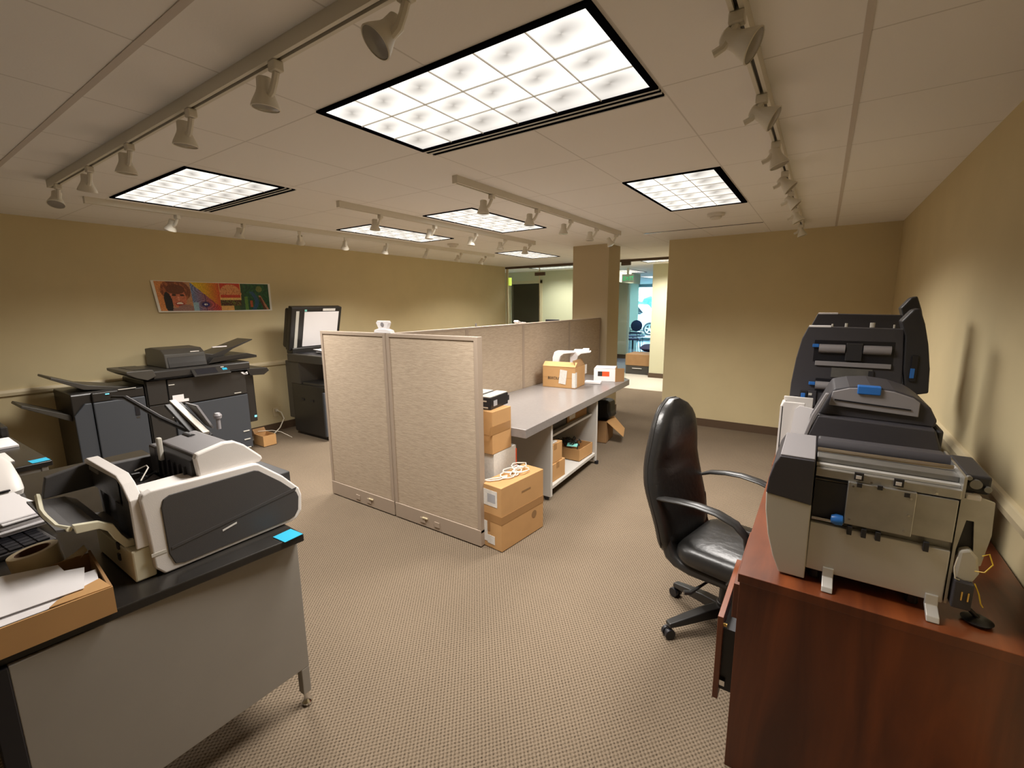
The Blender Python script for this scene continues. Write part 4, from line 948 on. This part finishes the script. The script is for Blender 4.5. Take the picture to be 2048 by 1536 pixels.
# --- envelopes in a pile, black ribbed case, carton of papers, tape roll
rnd = random.Random(21)
for i in range(8):
    M_ = Matrix.Translation((-2.57 + rnd.uniform(-.012, .012), .265 + rnd.uniform(-.012, .012), .793 + i * .0078)) @ Matrix.Rotation(.10 + rnd.uniform(-.07, .07), 4, 'Z')
    tag(box(-.19, .165, -.07, .075, 0, .006, M_).build('envelope', 'paper', None, .0015), 'stacked white envelope in the pile beside the scanner tray on the near desk', 'envelope', 'pile of white envelopes')
kb = thing('ribbed_mat', (-2.45, .2, .766), 'black ribbed plastic mat lying under the white envelopes', 'mat')
Tk = Matrix.Translation((-2.47, .215, .766)) @ Matrix.Rotation(.10, 4, 'Z')
box(-.25, .22, -.10, .10, 0, .018, Tk).build('mat_base', 'scanner_charcoal', kb, .004)
kk = MB()
for a in range(14):
    for b_ in range(5):
        kk.box(-.235 + a * .032, -.208 + a * .032, -.088 + b_ * .036, -.058 + b_ * .036, .018, .024, Tk)
kk.build('ribbing', 'black_trim', kb)
pc = thing('paper_carton', (-1.74, .1, .766), 'open brown carton full of white sheets at the left foreground edge of the desk', 'box')
cm = MB()
prism([(-1.582, .325), (-1.588, .319), (-1.622, -.20), (-1.616, -.20)], 'z', .766, .845).build('front_wall', 'cardboard', pc)
prism([(-1.582, .325), (-1.588, .318), (-1.895, .345), (-1.895, .351)], 'z', .766, .845).build('end_wall', 'cardboard_dark', pc)
prism([(-1.895, .351), (-1.901, .351), (-1.93, -.20), (-1.924, -.20)], 'z', .766, .835).build('rear_wall', 'cardboard_dark', pc)
prism([(-1.585, .32), (-1.895, .345), (-1.925, -.20), (-1.62, -.20)], 'z', .766, .770).build('carton_floor', 'cardboard_dark', pc)
MB().prism([(-1.585, .322), (-1.60, .20), (-1.625, .22), (-1.66, .315)], 'z', .8455, .848).build('corner_flap', 'cardboard', pc)
tag(box(-1.903, -1.885, .10, .16, .836, .8375).build('dark_sticker', 'ink'), 'small dark mark on the rim of the paper carton', 'mark') if False else None
shp = [(-1.70, .02), (-1.615, .27), (-1.70, .312), (-1.775, .265), (-1.83, .275), (-1.915, .02)]
for i in range(3):
    M_ = Matrix.Translation((0, 0, .835 + i * .008)) @ Matrix.Rotation(0, 4, 'Z')
    dx = (-.0, .012, -.004)[i]; dy = (.02, -.005, 0)[i]
    pts_ = [(x + dx, y + dy) for x, y in ([(-1.65, -.18), (-1.61, .285), (-1.755, .31), (-1.80, -.18)], [(-1.64, -.18), (-1.61, .27), (-1.82, .275), (-1.86, -.18)], [(-1.675, -.18), (-1.622, .275), (-1.758, .307), (-1.783, .268), (-1.842, .266), (-1.92, .12), (-1.93, -.18)])[i]]
    o = prism(pts_, 'z', .835 + i * .008, .8365 + i * .008).build('paper_sheet', 'paper')
    tag(o, ['lowest white sheet sticking out of the brown carton', 'middle white sheet in the brown carton', 'topmost broad white sheet lying across the brown carton'][i], 'paper', 'sheets in the carton')
tag(box(-1.88, -1.66, -.15, .26, .772, .830).build('paper_bundle', 'label_paper', None, .002), 'thick bundle of papers filling the brown carton under the sheets', 'paper')
tp = thing('tape_roll', (-1.99, .235, .80), 'cream roll of packing tape with a loose end, beside the paper carton', 'tape roll')
Tt = Matrix.Translation((-2.005, .245, .830)) @ Matrix.Rotation(.12, 4, 'X') @ Matrix.Rotation(-.10, 4, 'Y')
MB().lathe([(.042, -.032), (.060, -.032), (.060, .032), (.042, .032)], 40, Tt).build('tape_winding', 'tape_cream', tp, .001, True)
MB().lathe([(.0385, -.032), (.042, -.0325), (.042, .0315), (.0385, .0315)], 36, Tt).build('cardboard_core', 'tape_core', tp, 0, True)
ts = MB(); vs_ = []
for i in range(9):
    a = i / 8; x = -1.925 + .02 * a; y = .225 + .115 * a; z = .80 + .055 * a * a
    vs_ += [(x + .0, y, z + .022 - .012 * a), (x + .012, y + .004, z - .02 + .012 * a)]
ts.add(vs_, [(2 * i, 2 * i + 1, 2 * i + 3, 2 * i + 2) for i in range(8)])
te = ts.build('loose_end', 'tape_cream', tp, 0, True); so = te.modifiers.new('solid', 'SOLIDIFY'); so.thickness = .0006

# ================================================================== RIGHT: CREDENZA
cz = thing('cherry_credenza', (.22, 2.43, 0), 'long cherry wood credenza along the right wall carrying four printing machines', 'desk')
X0, X1, Y0, Y1 = -.153, .585, 1.528, 3.34
box(X0, X1, Y0, Y1, .712, .742).build('credenza_top', 'cherry_wood', cz, .002)
box(X0 + .006, X1, Y0 + .004, Y0 + .03, 0, .712).build('end_panel', 'cherry_wood', cz, .001)
box(X0 + .006, X1, Y1 - .03, Y1 - .004, 0, .712).build('end_panel', 'cherry_wood', cz, .001)
for y in (1.97, 2.87): box(X0 + .006, X1, y, y + .022, 0, .712).build('divider_panel', 'cherry_wood', cz)
box(X1 - .02, X1, Y0 + .03, Y1 - .03, .05, .712).build('back_board', 'cherry_wood', cz)
dr = box(-.205, -.187, 1.545, 1.965, .235, .555).build('drawer_front', 'cherry_wood', cz, .001)
box(-.187, X0 + .3, 1.57, 1.945, .26, .50).build('drawer_box', 'black_trim', dr)
box(-.1865, -.170, 1.556, 1.566, .285, .305).build('drawer_slide', 'chrome', dr)
MB().cyl((-.187, 1.56, .52), (-.176, 1.56, .52), .006, n=12).build('brass_stud', 'brass', dr)
box(X0 - .012, X0 + .006, 1.55, 1.965, .565, .69).build('upper_drawer_front', 'cherry_wood', cz, .001)
box(X0 - .012, X0 + .006, 2.90, 3.31, .30, .69).build('far_drawer_front', 'cherry_wood', cz, .001)

# --- machine A : printer with its side cover off
ma = thing('stripped_printer', (.15, 1.73, .743), 'printer with its side cover removed, bare metal plates showing, nearest on the credenza', 'printer')
loA = [(-.045, .748), (-.066, .80), (-.085, .87), (-.097, .95), (-.100, 1.010), (.024, .995), (.026, .748)]
upA = [(-.100, 1.010), (-.096, 1.06), (-.084, 1.11), (-.070, 1.138), (.022, 1.138), (.024, .995)]
MB().prism(loA, 'y', 1.600, 1.900).build('front_cover_lower', 'machine_light', ma, .003)
MB().prism(upA, 'y', 1.598, 1.900).build('front_cover_upper', 'machine_charcoal', ma, .003)
box(-.070, .021, 1.605, 1.895, 1.138, 1.143).build('cover_top', 'machine_grey', ma, .002)
box(.026, .352, 1.632, 1.880, .775, 1.075).build('chassis_box', 'steel_dark', ma, .002)
box(.026, .348, 1.614, 1.632, .780, .937).build('lower_plate', 'steel_pale', ma, .003)
box(.108, .262, 1.606, 1.632, .957, 1.088).build('centre_plate', 'steel', ma, .002)
box(.262, .348, 1.614, 1.632, .962, 1.084).build('right_plate', 'steel', ma, .002)
box(.028, .108, 1.624, 1.633, .950, 1.072).build('dark_recess', 'machine_black', ma)
box(.026, .352, 1.618, 1.640, 1.087, 1.112).build('lower_beam', 'steel', ma, .002)
box(.026, .352, 1.640, 1.66, 1.112, 1.120).build('upper_rail', 'steel_pale', ma, .001)
box(.026, .352, 1.665, 1.72, 1.095, 1.135).build('inner_trough', 'steel_dark', ma, .002)
MB().cyl((.026, 1.735, 1.135), (.352, 1.735, 1.135), .012, n=18).build('feed_shaft', 'chrome', ma, 0, True)
MB().cyl((.026, 1.80, 1.137), (.352, 1.80, 1.137), .022, n=20).build('rubber_roller', 'machine_charcoal', ma, 0, True)
box(.026, .350, 1.825, 1.880, 1.075, 1.150).build('rear_bar', 'machine_charcoal', ma, .006)
MB().cyl((.028, 1.616, .952), (.108, 1.616, .952), .0045, n=12).build('thin_shaft', 'chrome', ma, 0, True)
MB().lathe([(0, 0), (.012, .002), (.017, .014), (.015, .03), (0, .034)], 20, Matrix.Translation((.075, 1.612, .962)) @ Matrix.Rotation(PI / 2, 4, 'Y'), False).build('blue_knob', 'blue_plastic', ma, 0, True)
for x in (.118, .152, .185, .290):
    box(x, x + .012, 1.603, 1.616, .925, .952).build('black_clip', 'machine_black', ma, .001)
for x in (.120, .210):
    box(x, x + .022, 1.612, 1.619, 1.096, 1.118).build('sensor_window', 'machine_black', ma)
    box(x + .004, x + .017, 1.6105, 1.6125, 1.100, 1.110).build('white_label', 'paper', ma)
for (x, z) in ((.120, 1.078), (.250, 1.070), (.250, 1.02), (.245, .972), (.120, .975), (.16, 1.098), (.30, 1.098)):
    MB().cyl((x, 1.602, z), (x, 1.609, z), .0032, n=10).build('screw', 'chrome', ma)
for (x, z) in ((.128, 1.083), (.175, 1.086), (.235, 1.078)):
    box(x, x + .012, 1.604, 1.610, z - .006, z + .006).build('latch_notch', 'machine_black', ma)
for x in (.085, .325):
    MB().prism([(1.618, .765), (1.618, .80), (1.608, .80), (1.604, .772), (1.568, .758), (1.560, .744), (1.566, .744), (1.58, .750)], 'x', x - .014, x + .014).build('mounting_foot', 'steel_pale', ma, .002)
    MB().cyl((x - .035, 1.65, .744), (x - .035, 1.65, .776), .016, .012, 16).build('rubber_foot', 'black_trim', ma, .002)
box(.352, .358, 1.62, 1.88, .78, 1.15).build('end_plate', 'steel', ma)
MB().prism([(.358, .93), (.358, 1.09), (.385, 1.10), (.418, 1.09), (.422, 1.0), (.412, .91), (.398, .90), (.392, .96), (.385, 1.03), (.37, 1.03)], 'y', 1.626, 1.634).build('end_bracket', 'steel', ma)
box(.358, .398, 1.636, 1.80, .92, 1.08).build('drive_motor', 'machine_black', ma, .004)
box(.358, .412, 1.65, 1.85, 1.10, 1.150).build('gear_housing', 'machine_black', ma, .006)
for (x, z, r_) in ((.380, 1.128, .013), (.404, 1.118, .008), (.366, 1.143, .006)):
    MB().cyl((x, 1.640, z), (x, 1.652, z), r_, n=18).build('gear_wheel', 'steel_dark', ma, .001)
box(.362, .392, 1.625, 1.645, 1.088, 1.102).build('white_connector', 'paper', ma, .003)
MB().prism([(.362, .868), (.365, .945), (.385, .955), (.402, .935), (.410, .89), (.40, .862), (.38, .858)], 'y', 1.612, 1.66).build('plastic_sleeve', 'clear_plastic', ma, .006)
MB().prism([(.362, .785), (.362, .865), (.402, .862), (.402, .785)], 'y', 1.598, 1.65).build('power_socket', 'machine_charcoal', ma, .003)
for x in (.377, .390): box(x, x + .004, 1.595, 1.599, .812, .838).build('socket_pin', 'brass', ma, .001)
MB().lathe([(0, 0), (.030, .002), (.034, .008), (.02, .016), (0, .017)], 24, Matrix.Translation((.425, 1.63, .7435)), False).build('ferrite_disc', 'black_trim', ma, 0, True)
MB().cyl((.425, 1.63, .758), (.395, 1.62, .79), .006, n=10).build('socket_lead', 'black_trim', ma, 0, True)
MB().tube([(.398, 1.606, .90), (.415, 1.600, .905), (.428, 1.602, .93), (.420, 1.608, .955), (.408, 1.61, .945)], .0016, 6).build('yellow_lead', 'yellow_wire', ma, 0, True)
MB().tube([(.402, 1.606, .865), (.412, 1.60, .84), (.418, 1.60, .815), (.424, 1.602, .805)], .0016, 6).build('yellow_lead', 'yellow_wire', ma, 0, True)
MB().tube([(.362, 1.606, .93), (.357, 1.60, .90), (.362, 1.60, .87), (.372, 1.606, .865)], .0016, 6).build('orange_lead', 'cream_wire', ma, 0, True)

# --- machine B : closed lid with blue latch
mb = thing('lidded_printer', (.18, 2.28, .743), 'dark printer with arched lid and blue latch tab, second on the credenza', 'printer')
low = [(-.022, .746), (-.020, .95), (-.005, 1.10), (.02, 1.175), (.365, 1.165), (.385, 1.10), (.372, .95), (.37, .746)]
MB().prism(low, 'y', 2.10, 2.46).build('body', 'machine_charcoal', mb, .006)
lidp = [(.018, 1.172), (.050, 1.255), (.062, 1.278), (.11, 1.292), (.175, 1.298), (.245, 1.290), (.300, 1.272), (.322, 1.258), (.350, 1.235), (.372, 1.19), (.366, 1.165)]
MB().prism(lidp, 'y', 2.14, 2.44).build('arched_lid', 'machine_charcoal', mb, .006)
MB().prism([(.052, 1.215), (.060, 1.268), (.11, 1.286), (.175, 1.292), (.245, 1.284), (.300, 1.266), (.318, 1.252), (.318, 1.200)], 'y', 2.128, 2.142).build('lid_window', 'machine_grey', mb, .002)
MB().prism([(.068, 1.236), (.295, 1.222), (.295, 1.226), (.068, 1.241)], 'y', 2.125, 2.1285).build('card_slot', 'black_trim', mb)
box(.135, .205, 2.120, 2.16, 1.268, 1.299).build('blue_latch', 'blue_plastic', mb, .003)
MB().prism([(-.020, .98), (-.012, 1.07), (.012, 1.165), (.048, 1.262), (.038, 1.262), (.0, 1.17), (-.026, 1.06), (-.03, .98)], 'y', 2.10, 2.13).build('side_trim', 'machine_grey', mb, .002)
box(.372, .392, 2.13, 2.30, 1.02, 1.16).build('hinge_cover', 'machine_black', mb, .008)
MB().tube([(.37, 2.3, 1.02), (.44, 2.32, 1.0), (.50, 2.35, .96), (.55, 2.4, .80), (.57, 2.45, .75)], .006, 8).build('power_lead', 'black_cable', mb, 0, True)
# white paper bin between B and C
wbn = thing('white_paper_bin', (-.07, 2.60, .743), 'pale upright bin with white sheets, behind the near printer at the credenza edge', 'bin')
MB().prism([(-.125, .745), (-.125, 1.12), (-.115, 1.14), (-.03, 1.14), (-.03, .745)], 'y', 2.50, 2.515).box(-.13, -.115, 2.50, 2.66, .745, 1.12).box(-.125, .0, 2.655, 2.67, .745, 1.14).build('bin_wall', 'scanner_white', wbn, .003)
tag(prism([(-.08, .95), (-.07, 1.11), (-.05, 1.13), (.01, 1.12), (.012, .95)], 'y', 2.488, 2.494).build('paper_sheet', 'paper'), 'white sheet standing in the pale bin on the credenza', 'paper')

# --- machines C and D with covers swung up
def open_machine(y, lab, z_up=0.0, detail=True, dx=0.0):
    t = thing('open_printer', (.15 + dx, y + .15, .743), lab, 'printer', 'open printers on the credenza')
    box(-.06 + dx, .42 + dx, y + .03, y + .36, .746, 1.02).build('body', 'machine_black', t, .01)
    Lp = [(-.106, 1.045), (-.104, 1.20), (-.092, 1.33), (-.075, 1.43), (-.052, 1.492), (.314, 1.485), (.325, 1.35), (.345, 1.02), (-.03, 1.02), (-.03, 1.042)]
    MB().prism([(a + dx, b_ + z_up) for a, b_ in Lp], 'y', y, y + .05).build('raised_cover', 'machine_charcoal', t, .004)
    Rp = [(.300, 1.520), (.335, 1.572), (.358, 1.580), (.382, 1.510), (.403, 1.42), (.420, 1.31), (.427, 1.20), (.35, 1.18), (.33, 1.3), (.32, 1.45)]
    MB().prism([(a + dx, b_ + z_up) for a, b_ in Rp], 'y', y - .01, y + .10).build('side_arm', 'machine_black', t, .006)
    box(-.05 + dx, .04 + dx, y - .001, y + .05, 1.488 + z_up, 1.495 + z_up).build('pale_edge', 'paper', t)
    if not detail: return t
    f = y - .001
    box(-.02, .29, f - .0, f + .004, 1.318, 1.425).build('roller_bay', 'black_trim', t)
    for (a, b_) in ((0.0, .105), (.175, .278)):
        MB().cyl((a, f - .004, 1.385), (b_, f - .004, 1.385), .021, n=20).build('platen_roller', 'machine_grey', t, 0, True)
    box(.108, .172, f - .016, f, 1.33, 1.415).build('roller_carriage', 'machine_black', t, .003)
    for zc in (1.398, 1.208):
        box(-.028, .0, f - .016, f, zc - .008, zc + .008).build('blue_lever', 'blue_plastic', t, .003)
    box(-.01, .285, f - .010, f, 1.30, 1.322).build('lower_guide', 'machine_grey', t, .002)
    box(.06, .22, f - .003, f, 1.245, 1.292).build('rating_label', 'steel_dark', t)
    box(.205, .225, f - .006, f, 1.25, 1.285).build('label_clip', 'machine_black', t)
    box(.0, .29, f - .002, f, 1.165, 1.235).build('roller_bay', 'black_trim', t)
    MB().cyl((.0, f - .004, 1.20), (.11, f - .004, 1.20), .020, n=20).build('platen_roller', 'machine_grey', t, 0, True)
    box(-.060, -.028, f - .010, f, 1.095, 1.165).build('latch_pocket', 'black_trim', t, .002)
    box(-.056, -.036, f - .014, f - .008, 1.108, 1.155).build('blue_latch', 'blue_plastic', t, .003)
    for z in (1.105, 1.145): box(-.024, -.008, f - .010, f - .004, z, z + .012).build('white_key', 'clear_plastic', t, .001)
    box(-.026, .01, f - .008, f, 1.09, 1.17).build('key_plate', 'machine_charcoal', t, .002)
    box(.352, .375, f - .018, f - .010, 1.25, 1.37).build('blue_lever_slot', 'black_trim', t, .002)
    box(.352, .368, f - .022, f - .016, 1.265, 1.31).build('dark_blue_lever', 'blue_plastic', t, .002)
    for (x, z, r_) in ((.045, 1.50, .004), (.10, 1.502, .006), (.20, 1.502, .010), (.28, 1.50, .004)):
        MB().cyl((x, y + .02, z - .012), (x, y + .02, z + r_), r_, n=10).build('hinge_pin', 'clear_plastic', t)
    return t
open_machine(2.72, 'third printer on the credenza, its dark cover swung up showing rollers and blue levers')
open_machine(3.08, 'rearmost printer on the credenza, its raised dark cover just showing above the third', .055, False, .03)
tag(MB().tube([(.47, 2.6, .75), (.50, 2.55, .76), (.54, 2.50, .755), (.575, 2.46, .75)], .005, 8).build('power_cable', 'black_cable', None, 0, True), 'short black cable by the right wall behind the second printer', 'cable')

# ================================================================== OFFICE CHAIR
ch = thing('office_chair', (-.275, 2.27, 0), 'black leather swivel chair with curved arms, pushed towards the credenza', 'chair')
for k in range(5):
    a = math.radians(153 + 72 * k); dx, dy = math.cos(a), math.sin(a)
    hub = Vector((-.275, 2.27, 0)); tip = hub + Vector((dx, dy, 0)) * .30; px, py = -dy, dx
    sec = []
    for (r_, w_, zt, zb) in ((.03, .032, .135, .085), (.12, .030, .125, .080), (.24, .026, .098, .066), (.305, .022, .082, .060)):
        c = hub + Vector((dx, dy, 0)) * r_
        sec.append([(c.x + px * w_, c.y + py * w_, zb), (c.x - px * w_, c.y - py * w_, zb), (c.x - px * w_ * .8, c.y - py * w_ * .8, zt), (c.x + px * w_ * .8, c.y + py * w_ * .8, zt)])
    lg = loft(sec).build('base_leg', 'chair_plastic', ch, .005)
    cs = MB()
    for s in (-1, 1):
        c0 = tip + Vector((px, py, 0)) * (.006 * s) + Vector((0, 0, .026)); c1_ = tip + Vector((px, py, 0)) * (.024 * s) + Vector((0, 0, .026))
        cs.cyl(c0, c1_, .026, n=18)
    cs.cyl(tip + Vector((0, 0, .03)), tip + Vector((0, 0, .068)), .010, n=10).cyl(tip - Vector((px, py, 0)) * .02 + Vector((0, 0, .028)), tip + Vector((px, py, 0)) * .02 + Vector((0, 0, .028)), .020, n=14)
    cs.build('caster', 'black_trim', lg, .002, True)
MB().cyl((-.275, 2.27, .07), (-.275, 2.27, .15), .045, .038, 24).build('hub', 'chair_plastic', ch, .004, True)
MB().cyl((-.275, 2.27, .14), (-.275, 2.27, .30), .030, .027, 20).build('gas_column', 'chair_plastic', ch, .002, True)
box(-.42, -.17, 2.19, 2.35, .295, .335).build('tilt_mechanism', 'chair_plastic', ch, .008)
MB().tube([(-.29, 2.20, .315), (-.33, 2.12, .28), (-.355, 2.05, .262), (-.375, 2.03, .262)], [.006, .006, .011, .011], 8).build('height_lever', 'chair_plastic', ch, 0, True)
sh = [(-.545, .60), (-.530, .42), (-.508, .365), (-.46, .335), (-.38, .322), (-.10, .335), (-.05, .36), (-.10, .375), (-.42, .375), (-.46, .40), (-.48, .45), (-.50, .60)]
MB().prism(sh, 'y', 2.075, 2.505).build('seat_shell', 'chair_plastic', ch, .018, True, 3)
# seat cushion
secs = []
for (z, g) in ((.365, .045), (.380, .012), (.410, 0), (.440, .004), (.462, .02), (.476, .055), (.482, .11)):
    x0, x1, y0, y1 = -.47 + g, -.03 - g, 2.055 + g, 2.525 - g
    secs.append([(a, b_, z + .006 * math.sin(a * 40) * (g > .03)) for a, b_ in rrect(x0, x1, y0, y1, max(.03, .09 - g * .3), 6)])
st = loft(secs).build('seat_cushion', 'leather', ch, 0, True)
# backrest: outline in y-z, thick and padded, leaning back
def half_w(t):   # half width along the height
    return .215 + .035 * math.sin(PI * min(1, t * 1.15)) - .075 * max(0, t - .45)
secs = []
NZ = 22
for i in range(NZ + 1):
    t = i / NZ
    z = .385 + .745 * t
    w = half_w(t)
    if t > .80: w *= math.sqrt(max(0.02, 1 - ((t - .80) / .205) ** 2))
    if t < .06: w *= .86 + .14 * t / .06
    cx = -.515 - .105 * t - .015 * math.sin(PI * t) + .012 * math.sin(t * 9)
    th = .050 + .012 * math.sin(PI * t) - (.022 * max(0, (t - .85) / .15) ** 2)
    dent = .012 * math.exp(-((t - .60) / .035) ** 2)
    ring = []
    for k in range(28):
        a = 2 * PI * k / 28; ca, sa = math.cos(a), math.sin(a)
        px = th * math.copysign(abs(ca) ** .75, ca); py = w * math.copysign(abs(sa) ** .55, sa)
        if ca > 0: px -= dent * (1 - abs(sa))
        ring.append((cx + px, 2.285 + py, z))
    secs.append(ring)
bk = loft(secs).build('backrest', 'leather', ch, 0, True)
# piping between front pad and rear shell
pts_ = []
for i in range(1, NZ + 1):
    t = i / NZ; z = .385 + .745 * t; w = half_w(t)
    if t > .80: w *= math.sqrt(max(0.02, 1 - ((t - .80) / .205) ** 2))
    cx = -.515 - .105 * t - .015 * math.sin(PI * t) + .012 * math.sin(t * 9)
    pts_.append((cx - .004, w, z))
path = [(x, 2.285 - w, z) for x, w, z in pts_] + [(x, 2.285 + w, z) for x, w, z in reversed(pts_)]
MB().tube(path, .0035, 6).build('piping', 'chair_plastic', ch, 0, True)
for s, y in ((-1, 2.035), (1, 2.545)):
    p_ = [(-.545, y + s * -.02, .672), (-.50, y, .690), (-.42, y + s * .005, .705), (-.34, y + s * .005, .712), (-.25, y, .705), (-.17, y, .682), (-.125, y, .640), (-.115, y, .58), (-.13, y - s * .01, .50), (-.17, y - s * .03, .42), (-.20, y - s * .05, .365)]
    v_ = MB()
    secs = []
    for i, q in enumerate(p_):
        q = Vector(q); d = (Vector(p_[min(i + 1, len(p_) - 1)]) - Vector(p_[max(i - 1, 0)])).normalized(); n_ = Vector((-d.z, 0, d.x)); h_ = .012 if i else .008; w_ = (.014, .024, .028, .030, .030, .028, .024, .022, .020, .020, .02)[i]
        secs.append([tuple(q + Vector((0, w_ * math.cos(2 * PI * k / 12), 0)) + n_ * (h_ * math.sin(2 * PI * k / 12))) for k in range(12)])
    loft(secs).build('armrest', 'chair_plastic', ch, 0, True)

for o in list(ch.children):
    if o.name.split('.')[0] not in ('base_leg', 'hub', 'gas_column'): o.rotation_euler = (0, 0, math.radians(-13))
